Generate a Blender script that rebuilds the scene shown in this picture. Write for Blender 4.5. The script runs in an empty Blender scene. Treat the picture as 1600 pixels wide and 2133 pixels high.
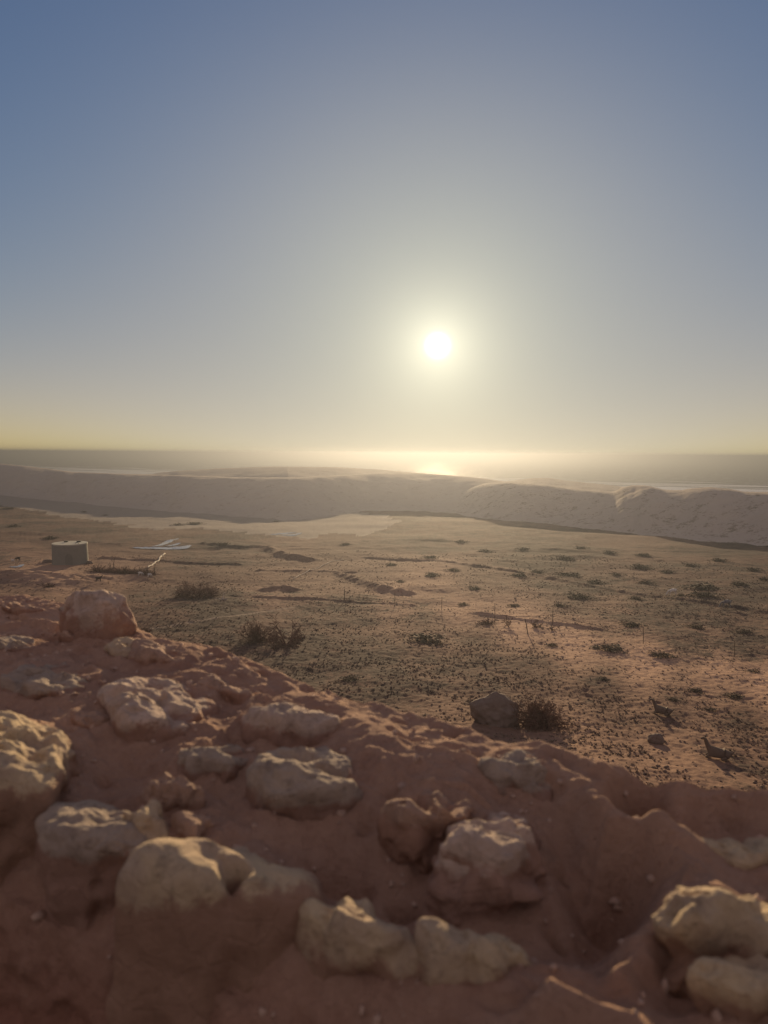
import bpy, math, random
import numpy as np
from mathutils import Matrix, Vector

random.seed(7)
RS = np.random.RandomState(11)
sc = bpy.context.scene
C = sc.collection

# ------------------------------------------------------------------ camera
PW, PH, F = 1600.0, 2133.0, 1479.0
PITCH, ROLL = math.radians(4.69), math.radians(0.40)
M3 = (Matrix.Rotation(math.radians(90) - PITCH, 3, 'X') @ Matrix.Rotation(ROLL, 3, 'Z'))
cam_d = bpy.data.cameras.new('camera')
cam = bpy.data.objects.new('camera', cam_d)
C.objects.link(cam)
cam.matrix_world = M3.to_4x4()
cam_d.sensor_fit = 'VERTICAL'
cam_d.sensor_height = 32.0
cam_d.sensor_width = 24.0
cam_d.lens = F / PH * 32.0
cam_d.clip_start = 0.02
cam_d.clip_end = 80000
cam_d.dof.use_dof = True
cam_d.dof.focus_distance = 60
cam_d.dof.aperture_fstop = 4.8
sc.camera = cam
MN = np.array(M3)


def ray(px, py):
    """direction in the world through a point of the picture (1600 x 2133 units)"""
    px = np.asarray(px, float); py = np.asarray(py, float)
    v = np.stack([(px - PW / 2) / F, -(py - PH / 2) / F, -np.ones_like(px * py)], -1)
    return v @ MN.T


def proj(P):
    v = P @ MN
    z = np.minimum(v[..., 2], -1e-6)
    return PW / 2 + F * v[..., 0] / -z, PH / 2 - F * v[..., 1] / -z


# ------------------------------------------------------------------ world and sun
sd = ray(912.0, 720.0); sd = sd / np.linalg.norm(sd)
SUN_EL = math.asin(sd[2]); SUN_AZ = math.atan2(sd[0], sd[1])     # azimuth clockwise from +Y
world = bpy.data.worlds.new('World'); sc.world = world
world.use_nodes = True
wn = world.node_tree; wn.nodes.clear()


def N(t, kind, **kw):
    n = t.nodes.new(kind)
    for k, v in kw.items():
        if k.startswith('i_'):
            n.inputs[k[2:].replace('_', ' ')].default_value = v
        else:
            setattr(n, k, v)
    return n


def L(t, a, b):
    t.links.new(a, b)


def math_(t, op, a, b=None, c=None, clamp=False):
    n = t.nodes.new('ShaderNodeMath'); n.operation = op; n.use_clamp = clamp
    for i, v in enumerate((a, b, c)):
        if v is None: continue
        if isinstance(v, (int, float)): n.inputs[i].default_value = v
        else: t.links.new(v, n.inputs[i])
    return n.outputs[0]


def mixc(t, fac, a, b, mode='MIX'):
    n = t.nodes.new('ShaderNodeMix'); n.data_type = 'RGBA'; n.blend_type = mode
    if isinstance(fac, (int, float)): n.inputs[0].default_value = fac
    else: t.links.new(fac, n.inputs[0])
    for i, v in ((6, a), (7, b)):
        if isinstance(v, (tuple, list)): n.inputs[i].default_value = (*v[:3], 1)
        else: t.links.new(v, n.inputs[i])
    return n.outputs[2]


tc = N(wn, 'ShaderNodeTexCoord')
sep = N(wn, 'ShaderNodeSeparateXYZ'); L(wn, tc.outputs['Generated'], sep.inputs[0])
zc = math_(wn, 'MAXIMUM', sep.outputs[2], 0.004)
cmb = N(wn, 'ShaderNodeCombineXYZ'); L(wn, sep.outputs[0], cmb.inputs[0]); L(wn, sep.outputs[1], cmb.inputs[1]); L(wn, zc, cmb.inputs[2])
sky = N(wn, 'ShaderNodeTexSky', sky_type='NISHITA')
sky.sun_disc = False
sky.sun_elevation = SUN_EL; sky.sun_rotation = SUN_AZ
sky.altitude = 0; sky.air_density = 1.0; sky.dust_density = 1.2; sky.ozone_density = 2.0
L(wn, cmb.outputs[0], sky.inputs[0])
# dusty aureole and disc of the sun, as directions of the sky
nrm = N(wn, 'ShaderNodeVectorMath', operation='NORMALIZE'); L(wn, tc.outputs['Generated'], nrm.inputs[0])
dot = N(wn, 'ShaderNodeVectorMath', operation='DOT_PRODUCT'); L(wn, nrm.outputs[0], dot.inputs[0]); dot.inputs[1].default_value = tuple(sd)
ang = math_(wn, 'ARCCOSINE', math_(wn, 'MINIMUM', dot.outputs['Value'], 0.9999999))
deg = math_(wn, 'MULTIPLY', ang, 57.2958)


def lobe(width, amp, power=1.0):
    e = math_(wn, 'POWER', math_(wn, 'DIVIDE', deg, width), power)
    return math_(wn, 'MULTIPLY', math_(wn, 'EXPONENT', math_(wn, 'MULTIPLY', e, -1.0)), amp)


SKY_STR = 0.079
k = 10.0
disc = lobe(0.62, 4.0 * k, 2.2)
core = lobe(2.4, 0.65 * k, 1.1)
mid = lobe(9.0, 0.30 * k, 1.4)
belt = math_(wn, 'MULTIPLY', math_(wn, 'EXPONENT', math_(wn, 'MULTIPLY', zc, -11.0)), 0.34 * k)


def tint(v, col):
    return mixc(wn, 1.0, v, col, 'MULTIPLY')


hs = mixc(wn, 1.0, sky.outputs[0], (0.57, 0.68, 0.95), 'MULTIPLY')
# the bright part of the sky is levelled off by a tone curve, channel by channel
ss = N(wn, 'ShaderNodeSeparateColor'); L(wn, hs, ss.inputs[0])
sc_c = N(wn, 'ShaderNodeCombineColor')
for i, (K_, p_) in enumerate(((0.33, 2.2), (0.36, 2.2), (0.38, 2.8))):
    x_ = math_(wn, 'DIVIDE', ss.outputs[i], K_ * k)
    den = math_(wn, 'POWER', math_(wn, 'ADD', math_(wn, 'POWER', x_, p_), 1.0), 1.0 / p_)
    L(wn, math_(wn, 'DIVIDE', ss.outputs[i], den), sc_c.inputs[i])
tot = sc_c.outputs[0]
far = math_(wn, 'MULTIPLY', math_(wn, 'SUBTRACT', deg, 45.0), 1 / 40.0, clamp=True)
tot = mixc(wn, math_(wn, 'MULTIPLY', far, .85), tot, (.33 * k, .27 * k, .30 * k))  # unseen sky behind and above the camera, coloured to fill the shade
for v, col in ((disc, (1, .97, .88)), (core, (1, .95, .70)), (mid, (1, .88, .44)), (belt, (1, .66, .16))):
    tot = mixc(wn, 1.0, tot, tint(v, col), 'ADD')
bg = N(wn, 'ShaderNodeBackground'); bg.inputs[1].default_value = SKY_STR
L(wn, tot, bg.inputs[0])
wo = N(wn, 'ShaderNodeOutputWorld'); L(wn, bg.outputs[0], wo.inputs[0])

sun_d = bpy.data.lights.new('sun', 'SUN'); sun = bpy.data.objects.new('sun', sun_d); C.objects.link(sun)
sun_d.energy = 5.0; sun_d.angle = math.radians(0.53); sun_d.color = (1.0, 0.74, 0.44)
sun.rotation_euler = Vector(sd).to_track_quat('Z', 'Y').to_euler()
sun.location = (0, 0, 30)

sc.view_settings.view_transform = 'Standard'
sc.view_settings.look = 'None'
sc.view_settings.exposure = 0.34
sc.view_settings.gamma = 1.0
sc.cycles.use_denoising = True
sc.cycles.max_bounces = 5
sc.cycles.diffuse_bounces = 3
sc.cycles.volume_bounces = 1
sc.cycles.sample_clamp_indirect = 4.0
sc.cycles.caustics_reflective = False
sc.cycles.caustics_refractive = False

# ------------------------------------------------------------------ helpers
_p = RS.permutation(256); _perm = np.concatenate([_p, _p, _p])
_g = RS.normal(size=(256, 3)); _g /= np.linalg.norm(_g, axis=1)[:, None]


def pn(x, y, z=0.0):
    x, y, z = np.broadcast_arrays(np.asarray(x, float), np.asarray(y, float), np.asarray(z, float))
    xi = np.floor(x).astype(int); yi = np.floor(y).astype(int); zi = np.floor(z).astype(int)
    xf = x - xi; yf = y - yi; zf = z - zi
    u = xf**3 * (xf * (xf * 6 - 15) + 10); v = yf**3 * (yf * (yf * 6 - 15) + 10); w = zf**3 * (zf * (zf * 6 - 15) + 10)
    out = 0
    for dx in (0, 1):
        for dy in (0, 1):
            for dz in (0, 1):
                h = _perm[_perm[_perm[(xi + dx) & 255] + ((yi + dy) & 255)] + ((zi + dz) & 255)]
                g = _g[h]
                d = g[..., 0] * (xf - dx) + g[..., 1] * (yf - dy) + g[..., 2] * (zf - dz)
                out = out + d * (u if dx else 1 - u) * (v if dy else 1 - v) * (w if dz else 1 - w)
    return out * 1.5


def fbm(x, y, z=0.0, o=4, gain=.5):
    s = 0; a = 1
    for i in range(o):
        s = s + a * pn(np.asarray(x) * 2**i + 13.7 * i, np.asarray(y) * 2**i + 5.1 * i, np.asarray(z) * 2**i + 2.3 * i)
        a *= gain
    return s


def ridged(x, y, z=0.0, o=4):
    s = 0; a = 1
    for i in range(o):
        s = s + a * (1 - np.abs(pn(np.asarray(x) * 2**i + 3.7 * i, np.asarray(y) * 2**i + 7.1 * i, np.asarray(z) * 2**i)) * 2)
        a *= .5
    return s / 1.9


def sm(a, b, x):
    t = np.clip((x - a) / (b - a), 0, 1)
    return t * t * (3 - 2 * t)


def mesh(name, V, faces, mat=None, smooth=True, parent=None, attrs=None):
    V = np.asarray(V, np.float32).reshape(-1, 3)
    me = bpy.data.meshes.new(name)
    if isinstance(faces, np.ndarray):
        n, kk = faces.shape
        me.vertices.add(len(V)); me.vertices.foreach_set('co', V.ravel())
        me.loops.add(n * kk); me.loops.foreach_set('vertex_index', faces.astype(np.int32).ravel())
        me.polygons.add(n)
        me.polygons.foreach_set('loop_start', np.arange(0, n * kk, kk, dtype=np.int32))
        me.update(calc_edges=True)
        me.validate()
    else:
        me.from_pydata([tuple(v) for v in V.tolist()], [], faces); me.update()
    if smooth:
        me.polygons.foreach_set('use_smooth', np.ones(len(me.polygons), bool))
    if attrs:
        for an, arr in attrs.items():
            at = me.color_attributes.new(an, 'FLOAT_COLOR', 'POINT')
            col = np.ones((len(V), 4), np.float32); col[:, :arr.shape[1]] = arr
            at.data.foreach_set('color', col.ravel())
    if mat: me.materials.append(mat)
    o = bpy.data.objects.new(name, me); C.objects.link(o)
    if parent: o.parent = parent
    return o


def grid_faces(nr, nc, wrap=False):
    r = np.arange(nr - 1)[:, None]; c = np.arange(nc if wrap else nc - 1)[None, :]
    a = r * nc + c; b = r * nc + (c + 1) % nc
    return np.stack([a, b, b + nc, a + nc], -1).reshape(-1, 4)


def tag(o, label=None, cat=None, group=None, kind=None):
    if label: o['label'] = label
    if cat: o['category'] = cat
    if group: o['group'] = group
    if kind: o['kind'] = kind
    return o


def empty(name, loc, rz=0.0):
    o = bpy.data.objects.new(name, None); C.objects.link(o)
    o.location = loc; o.rotation_euler = (0, 0, rz); o.empty_display_size = .2
    return o


class MB:
    def __init__(s): s.v = []; s.f = []

    def tube(s, pts, rad, n=6, cap=True):
        pts = [Vector(p) for p in pts]
        if isinstance(rad, (int, float)): rad = [rad] * len(pts)
        base = len(s.v); up = Vector((0.13, 0.21, 1)).normalized()
        for i, p in enumerate(pts):
            d = (pts[min(i + 1, len(pts) - 1)] - pts[max(i - 1, 0)])
            if d.length < 1e-9: d = Vector((0, 0, 1))
            d.normalize()
            a = d.cross(up)
            if a.length < .05: a = d.cross(Vector((1, 0, 0)))
            a.normalize(); b = d.cross(a)
            for j in range(n):
                t = 2 * math.pi * j / n
                s.v.append(tuple(p + (a * math.cos(t) + b * math.sin(t)) * rad[i]))
        for i in range(len(pts) - 1):
            for j in range(n):
                s.f.append((base + i * n + j, base + i * n + (j + 1) % n, base + (i + 1) * n + (j + 1) % n, base + (i + 1) * n + j))
        if cap:
            s.f.append(tuple(base + j for j in reversed(range(n)))); e = base + (len(pts) - 1) * n
            s.f.append(tuple(e + j for j in range(n)))

    def box(s, c, d):
        b = len(s.v); c = Vector(c)
        for z in (-.5, .5):
            for x, y in ((-.5, -.5), (.5, -.5), (.5, .5), (-.5, .5)):
                s.v.append((c[0] + x * d[0], c[1] + y * d[1], c[2] + z * d[2]))
        for q in ((3, 2, 1, 0), (4, 5, 6, 7), (0, 1, 5, 4), (1, 2, 6, 5), (2, 3, 7, 6), (3, 0, 4, 7)):
            s.f.append(tuple(b + i for i in q))

    def build(s, name, mat, parent=None, smooth=False):
        me = bpy.data.meshes.new(name); me.from_pydata(s.v, [], s.f); me.update()
        if smooth: me.polygons.foreach_set('use_smooth', np.ones(len(me.polygons), bool))
        me.materials.append(mat)
        o = bpy.data.objects.new(name, me); C.objects.link(o); o.parent = parent
        return o


# ------------------------------------------------------------------ materials
def new_mat(name, rough=.9, spec=.2):
    m = bpy.data.materials.new(name); m.use_nodes = True
    t = m.node_tree; b = t.nodes['Principled BSDF']
    b.inputs['Roughness'].default_value = rough
    b.inputs['Specular IOR Level'].default_value = spec
    return m, t, b


def noise(t, scale, detail=6, rough=.6, vec=None, dist=0.0):
    n = N(t, 'ShaderNodeTexNoise'); n.inputs['Scale'].default_value = scale
    n.inputs['Detail'].default_value = detail; n.inputs['Roughness'].default_value = rough
    n.inputs['Distortion'].default_value = dist
    if vec is not None: L(t, vec, n.inputs['Vector'])
    return n.outputs['Fac']


def ramp(t, fac, stops, interp='LINEAR'):
    r = N(t, 'ShaderNodeValToRGB'); r.color_ramp.interpolation = interp
    e = r.color_ramp.elements
    while len(e) < len(stops): e.new(.5)
    for i, (p, c) in enumerate(stops):
        e[i].position = p; e[i].color = (*c, 1) if len(c) == 3 else c
    L(t, fac, r.inputs[0]); return r.outputs[0]


def bw(a, b):
    return [(a, (0, 0, 0)), (b, (1, 1, 1))]


def bump(t, b, h, strength, dist, prev=None):
    n = N(t, 'ShaderNodeBump'); n.inputs['Strength'].default_value = strength; n.inputs['Distance'].default_value = dist
    L(t, h, n.inputs['Height'])
    if prev is not None: L(t, prev, n.inputs['Normal'])
    L(t, n.outputs[0], b.inputs['Normal']); return n.outputs[0]


def simple(name, col, var=.25, scale=6, rough=.9, bstr=.4, bdist=.01):
    m, t, b = new_mat(name, rough)
    tcn = N(t, 'ShaderNodeTexCoord').outputs['Object']
    f = noise(t, scale, 6, .65, tcn)
    c = mixc(t, f, tuple(x * (1 - var) for x in col), tuple(min(1, x * (1 + var)) for x in col))
    L(t, c, b.inputs['Base Color'])
    bump(t, b, noise(t, scale * 5, 5, .7, tcn), bstr, bdist)
    return m


def ground_mat():
    m, t, b = new_mat('soil', .97, .05)
    P = N(t, 'ShaderNodeTexCoord').outputs['Object']
    at = N(t, 'ShaderNodeAttribute', attribute_name='mask')
    s = N(t, 'ShaderNodeSeparateColor'); L(t, at.outputs['Color'], s.inputs[0])
    pale, veg, bare = s.outputs[0], s.outputs[1], s.outputs[2]
    n1 = noise(t, .35, 8, .7, P); n2 = noise(t, 2.2, 8, .7, P); n3 = noise(t, 9, 6, .75, P); n0 = noise(t, .045, 6, .6, P)
    soil = mixc(t, ramp(t, n2, bw(.35, .65)), (.125, .070, .049), (.205, .122, .084))
    soil = mixc(t, ramp(t, n0, bw(.4, .62)), soil, (.15, .088, .063))
    soil = mixc(t, math_(t, 'MULTIPLY', math_(t, 'SUBTRACT', bare, .18), 1.15, clamp=True), soil, mixc(t, n2, (.52, .32, .20), (.62, .40, .26)))
    dark = mixc(t, n3, (.044, .029, .024), (.088, .060, .048))
    th = math_(t, 'ADD', math_(t, 'SUBTRACT', .575, math_(t, 'MULTIPLY', veg, .18)), math_(t, 'MULTIPLY', bare, .06))
    comb = math_(t, 'ADD', math_(t, 'ADD', math_(t, 'MULTIPLY', n1, .38), math_(t, 'MULTIPLY', math_(t, 'SUBTRACT', n0, .5), .45)), math_(t, 'ADD', math_(t, 'MULTIPLY', n2, .34), math_(t, 'MULTIPLY', n3, .28)))
    vm = math_(t, 'MULTIPLY', math_(t, 'SUBTRACT', comb, th), 16.0, clamp=True)
    vm = math_(t, 'MULTIPLY', vm, .95)
    c = mixc(t, vm, soil, dark)
    sand = mixc(t, n1, (.27, .22, .17), (.36, .30, .235))
    speck = ramp(t, n2, bw(.62, .68))
    sand = mixc(t, speck, sand, (.14, .11, .08))
    c = mixc(t, pale, c, sand)
    L(t, c, b.inputs['Base Color'])
    p1 = bump(t, b, n2, .4, .10)
    bump(t, b, n3, .7, .04, p1)
    return m


def dune_mat(veg):
    m, t, b = new_mat('dune_sand', .98, .05)
    P = N(t, 'ShaderNodeTexCoord').outputs['Object']
    n1 = noise(t, .02, 6, .6, P); n2 = noise(t, .25, 8, .75, P); n3 = noise(t, 1.3, 6, .7, P)
    c = mixc(t, n1, (.41, .34, .27), (.51, .43, .345))
    f = math_(t, 'ADD', math_(t, 'MULTIPLY', n2, .6), math_(t, 'MULTIPLY', n3, .4))
    c = mixc(t, math_(t, 'MULTIPLY', ramp(t, f, bw(.55 - .03 * veg, .60)), .35 + .4 * veg), c, (.13, .10, .07))
    L(t, c, b.inputs['Base Color'])
    bump(t, b, n3, .5, .4)
    return m


def sea_mat(coast_pt, coast_n):
    m, t, b = new_mat('sea_water', .16, .5)
    P = N(t, 'ShaderNodeTexCoord').outputs['Object']
    d = N(t, 'ShaderNodeVectorMath', operation='DOT_PRODUCT'); L(t, P, d.inputs[0]); d.inputs[1].default_value = (*coast_n, 0)
    dist = math_(t, 'SUBTRACT', d.outputs['Value'], float(np.dot(coast_pt, coast_n)))
    along = N(t, 'ShaderNodeVectorMath', operation='DOT_PRODUCT'); L(t, P, along.inputs[0]); along.inputs[1].default_value = (coast_n[1], -coast_n[0], 0)
    cm = N(t, 'ShaderNodeCombineXYZ')
    L(t, math_(t, 'MULTIPLY', dist, .035), cm.inputs[0]); L(t, math_(t, 'MULTIPLY', along.outputs['Value'], .006), cm.inputs[1])
    n = noise(t, 1.0, 7, .65, cm.outputs[0], .6)
    fall = math_(t, 'SUBTRACT', 1.0, math_(t, 'DIVIDE', dist, 330.0), clamp=True)
    f = math_(t, 'MULTIPLY', math_(t, 'SUBTRACT', math_(t, 'ADD', n, math_(t, 'MULTIPLY', fall, .30)), .64), 10.0, clamp=True)
    f = math_(t, 'MULTIPLY', f, ramp(t, fall, bw(0, .25)))
    h = math_(t, 'ADD', math_(t, 'MULTIPLY', noise(t, .05, 8, .66, P), 1.0), math_(t, 'MULTIPLY', noise(t, .5, 6, .7, P), .16))
    bn = N(t, 'ShaderNodeBump'); bn.inputs['Strength'].default_value = 1.0; bn.inputs['Distance'].default_value = 3.2; L(t, h, bn.inputs['Height'])
    df = N(t, 'ShaderNodeBsdfDiffuse'); L(t, mixc(t, f, (.19, .185, .165), (.92, .92, .90)), df.inputs['Color'])
    gl = N(t, 'ShaderNodeBsdfGlossy'); gl.inputs['Color'].default_value = (.9, .9, .9, 1); gl.inputs['Roughness'].default_value = .40
    L(t, bn.outputs[0], gl.inputs['Normal'])
    mx = N(t, 'ShaderNodeMixShader'); cm2 = N(t, 'ShaderNodeCombineXYZ'); L(t, math_(t, 'MULTIPLY', dist, .020), cm2.inputs[0]); L(t, math_(t, 'MULTIPLY', along.outputs['Value'], .13), cm2.inputs[1])
    wv = ramp(t, noise(t, 1.0, 8, .8, cm2.outputs[0]), [(.44, (.008, .008, .008)), (.50, (.02, .02, .02)), (.55, (.14, .14, .14))])
    L(t, math_(t, 'MULTIPLY', math_(t, 'SUBTRACT', 1.0, f), wv), mx.inputs[0])
    L(t, df.outputs[0], mx.inputs[1]); L(t, gl.outputs[0], mx.inputs[2])
    t.nodes.remove(b)
    L(t, mx.outputs[0], t.nodes['Material Output'].inputs['Surface'])
    return m


def mortar_mat():
    m, t, b = new_mat('earth_mortar', .97, .08)
    P = N(t, 'ShaderNodeTexCoord').outputs['Object']
    n1 = noise(t, 4, 6, .65, P); n2 = noise(t, 28, 7, .72, P); n3 = noise(t, 140, 5, .75, P)
    c = mixc(t, ramp(t, n1, bw(.35, .68)), (.37, .215, .145), (.51, .32, .215))
    c = mixc(t, math_(t, 'MULTIPLY', ramp(t, n2, bw(.35, .7)), .5), c, (.58, .39, .27))
    c = mixc(t, math_(t, 'MULTIPLY', ramp(t, n3, bw(.58, .72)), .55), c, (.20, .12, .085))
    L(t, c, b.inputs['Base Color'])
    sp = N(t, 'ShaderNodeSeparateXYZ'); L(t, P, sp.inputs[0])
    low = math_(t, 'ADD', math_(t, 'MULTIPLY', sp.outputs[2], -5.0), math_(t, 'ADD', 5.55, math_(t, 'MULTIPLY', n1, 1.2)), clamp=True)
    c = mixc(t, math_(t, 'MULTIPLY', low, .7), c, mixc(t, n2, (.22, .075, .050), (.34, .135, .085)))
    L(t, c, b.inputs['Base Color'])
    vo = N(t, 'ShaderNodeTexVoronoi'); vo.inputs['Scale'].default_value = 85; L(t, P, vo.inputs['Vector'])
    p = bump(t, b, n2, .9, .016)
    p = bump(t, b, n3, .9, .005, p)
    bump(t, b, vo.outputs['Distance'], .35, .003, p)
    return m


def stone_mat(name, top, grey, red):
    m, t, b = new_mat(name, .93, .15)
    P = N(t, 'ShaderNodeTexCoord').outputs['Object']
    at = N(t, 'ShaderNodeAttribute', attribute_name='mask')
    s = N(t, 'ShaderNodeSeparateColor'); L(t, at.outputs['Color'], s.inputs[0])
    n1 = noise(t, 11, 7, .68, P, .4); n2 = noise(t, 45, 7, .75, P); n3 = noise(t, 170, 5, .75, P)
    c = mixc(t, ramp(t, n1, bw(.38, .64)), grey, top)
    c = mixc(t, math_(t, 'MULTIPLY', ramp(t, n2, bw(.52, .66)), .55), c, tuple(x * .45 for x in grey))
    c = mixc(t, math_(t, 'MULTIPLY', ramp(t, n3, bw(.6, .7)), .4), c, (.11, .10, .09))
    # mud smeared up from the joint
    f = math_(t, 'ADD', s.outputs[0], math_(t, 'ADD', math_(t, 'MULTIPLY', math_(t, 'SUBTRACT', n1, .5), 2.4), math_(t, 'MULTIPLY', math_(t, 'SUBTRACT', n2, .5), 1.2)))
    c = mixc(t, ramp(t, f, bw(.44, .72)), c, mixc(t, n2, tuple(x * .7 for x in red), red))
    L(t, c, b.inputs['Base Color'])
    p = bump(t, b, n1, .6, .014)
    p = bump(t, b, n2, .9, .010, p)
    vo = N(t, 'ShaderNodeTexVoronoi', feature='DISTANCE_TO_EDGE'); vo.inputs['Scale'].default_value = 26; L(t, P, vo.inputs['Vector'])
    p = bump(t, b, ramp(t, vo.outputs['Distance'], bw(0, .06)), .35, .004, p)
    bump(t, b, n3, .8, .002, p)
    return m


MAT = {}
MAT['ground'] = ground_mat()
MAT['dune'] = dune_mat(0.15)
MAT['dune_veg'] = dune_mat(1.0)
MAT['mortar'] = mortar_mat()
MAT['stone_y'] = stone_mat('lichened_limestone', (.68, .52, .31), (.50, .37, .25), (.45, .275, .18))
MAT['stone_w'] = stone_mat('pale_limestone', (.64, .48, .36), (.48, .355, .265), (.46, .28, .195))
MAT['stone_r'] = stone_mat('red_stained_stone', (.50, .33, .23), (.40, .26, .18), (.43, .25, .165))
MAT['stone_g'] = stone_mat('grey_limestone', (.50, .39, .285), (.37, .285, .215), (.41, .25, .175))
MAT['grit'] = simple('grit', (.42, .29, .21), .5, 60, .95, .4, .001)
MAT['twig'] = simple('dry_twigs', (.17, .10, .07), .35, 9)
MAT['twig_pale'] = simple('bleached_wood', (.42, .36, .29), .3, 9)
MAT['scrub'] = simple('scrub_leaves', (.105, .080, .052), .4, 5)
MAT['tuft'] = simple('dry_grass_tufts', (.185, .128, .088), .5, 3)
MAT['rock'] = simple('field_rock', (.20, .145, .11), .3, 3, .92, .8, .05)
MAT['cement'] = simple('lime_render', (.25, .235, .19), .14, 1.4, .9, .5, .02)
MAT['cement_lit'] = simple('sunlit_render', (.46, .44, .34), .12, 1.4)  # lighter copy of the wall render, sunlight on the roof put into its colour
MAT['cement_dark'] = simple('darker_render', (.205, .19, .155), .2, 2.0)
MAT['dark'] = simple('dark_opening', (.03, .028, .025), .2, 3)
MAT['hose'] = simple('pale_hose', (.66, .58, .44), .1, 3)
MAT['goat_tan'] = simple('tan_goat_hair', (.15, .11, .08), .3, 6)
MAT['goat_dark'] = simple('dark_goat_hair', (.06, .045, .038), .3, 6)
MAT['goat_white'] = simple('white_goat_hair', (.72, .68, .60), .12, 6)
MAT['goat_grey'] = simple('grey_goat_hair', (.20, .19, .19), .25, 6)
MAT['horn'] = simple('horn', (.16, .13, .10), .2, 20)
MAT['wire'] = simple('rusty_wire', (.09, .065, .05), .2, 5)
MAT['post'] = simple('fence_wood', (.12, .085, .06), .3, 8)
mw, tw, bw_ = new_mat('puddle_water', .08, .5); bw_.inputs['Base Color'].default_value = (.40, .38, .35, 1)
MAT['puddle'] = mw

# ------------------------------------------------------------------ terrain
ZSEA = -30.0
CP = np.array([0.0, 754.0]); CN = np.array([.566, .825]); CN = CN / np.linalg.norm(CN)
_pr = np.array([0, 1.2, 3, 8, 18, 25, 37, 60, 100, 150, 250, 400, 60000])
_pz = np.array([-1.7, -1.8, -3.6, -7.3, -10.3, -11.5, -13.4, -15.3, -17.5, -19, -21, -22, -22])
RIDGES = []   # (array of xy, height, width)


def seg_dist(X, Y, pl):
    best = np.full(np.shape(X), 1e9)
    for (x0, y0), (x1, y1) in zip(pl[:-1], pl[1:]):
        dx, dy = x1 - x0, y1 - y0
        t = np.clip(((X - x0) * dx + (Y - y0) * dy) / (dx * dx + dy * dy + 1e-9), 0, 1)
        best = np.minimum(best, np.hypot(X - x0 - t * dx, Y - y0 - t * dy))
    return best


def G0(X, Y):
    r = np.hypot(X, Y)
    z = np.interp(np.log(r + 1), np.log(_pr + 1), _pz)
    c = (X - CP[0]) * CN[0] + (Y - CP[1]) * CN[1]
    z = z + (-33 - z) * sm(-230, 40, c)
    far = sm(25, 90, r) * (1 - sm(-200, -60, c))
    z = z + fbm(X / 34, Y / 34, 1.3, 3) * .55 * far
    return z


def G(X, Y, fine=False):
    X = np.asarray(X, float); Y = np.asarray(Y, float)
    z = G0(X, Y)
    r = np.hypot(X, Y)
    near = sm(16, 24, r) * (1 - sm(260, 400, r))
    z = z + fbm(X / 5.5, Y / 5.5, .7, 3) * .16 * near
    if fine:
        z = z + (ridged(X / 1.1, Y / 1.1, .2, 3) - .6) * .085 * near * (1 - .6 * sm(60, 140, r)) + fbm(X / .38, Y / .38, .2, 2) * .045 * near
    for pl, h, w in RIDGES:
        x0, y0 = pl.min(0) - 4 * w; x1, y1 = pl.max(0) + 4 * w
        m = (X > x0) & (X < x1) & (Y > y0) & (Y < y1)
        if np.ndim(z) == 0:
            if m: z = z + h * math.exp(-(float(seg_dist(X, Y, pl)) / w)**2)
        elif m.any():
            d = seg_dist(X[m], Y[m], pl)
            z[m] += h * np.exp(-(d / w)**2) * (1 + .5 * pn(X[m] / 1.5, Y[m] / 1.5, 9.))
    return z


def hit(px, py, f=G):
    """point where the ground is met in the direction of a picture point"""
    d = ray(px, py)
    t = 20.0; prev = 16.0
    while t < 3000:
        if d[2] * t < f(d[0] * t, d[1] * t): break
        prev = t; t *= 1.02
    for _ in range(25):
        m = .5 * (prev + t)
        if d[2] * m < f(d[0] * m, d[1] * m): t = m
        else: prev = m
    return np.array([d[0] * t, d[1] * t, float(f(d[0] * t, d[1] * t))])


def hitxy(pts, f=G0):
    return np.array([hit(a, b, f)[:2] for a, b in pts])


for pts, h, w in [
        ([(215, 1162), (300, 1167), (400, 1173), (500, 1177)], .30, .5),
        ([(480, 1240), (600, 1246), (720, 1251), (860, 1262)], .16, .35),
        ([(556, 1141), (575, 1152), (610, 1161), (645, 1166)], .55, 1.3),
        ([(708, 1196), (730, 1206), (765, 1216), (800, 1226), (850, 1236)], .42, .9),
        ([(540, 1188), (640, 1190), (740, 1192)], .22, .5),
        ([(555, 1228), (590, 1224), (610, 1229)], .45, .9),
        ([(760, 1160), (900, 1168), (1100, 1195), (1300, 1235), (1600, 1275)], .25, .7),
        ([(980, 1278), (1100, 1292), (1250, 1310)], .18, .4),
        ([(0, 1108), (120, 1112), (260, 1102), (420, 1100)], .35, 1.5),
        ([(430, 1132), (500, 1140), (560, 1138)], .3, 1.4), ([(-60, 1203), (40, 1205), (150, 1212)], .9, 4.5)]:
    RIDGES.append((hitxy(pts), h, w))


def inpoly(px, py, poly):
    c = np.zeros(np.shape(px), bool); n = len(poly)
    for i in range(n):
        x0, y0 = poly[i]; x1, y1 = poly[i - 1]
        if y0 == y1: continue
        m = ((y0 > py) != (y1 > py)) & (px < (x1 - x0) * (py - y0) / (y1 - y0) + x0)
        c ^= m
    return c


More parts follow.
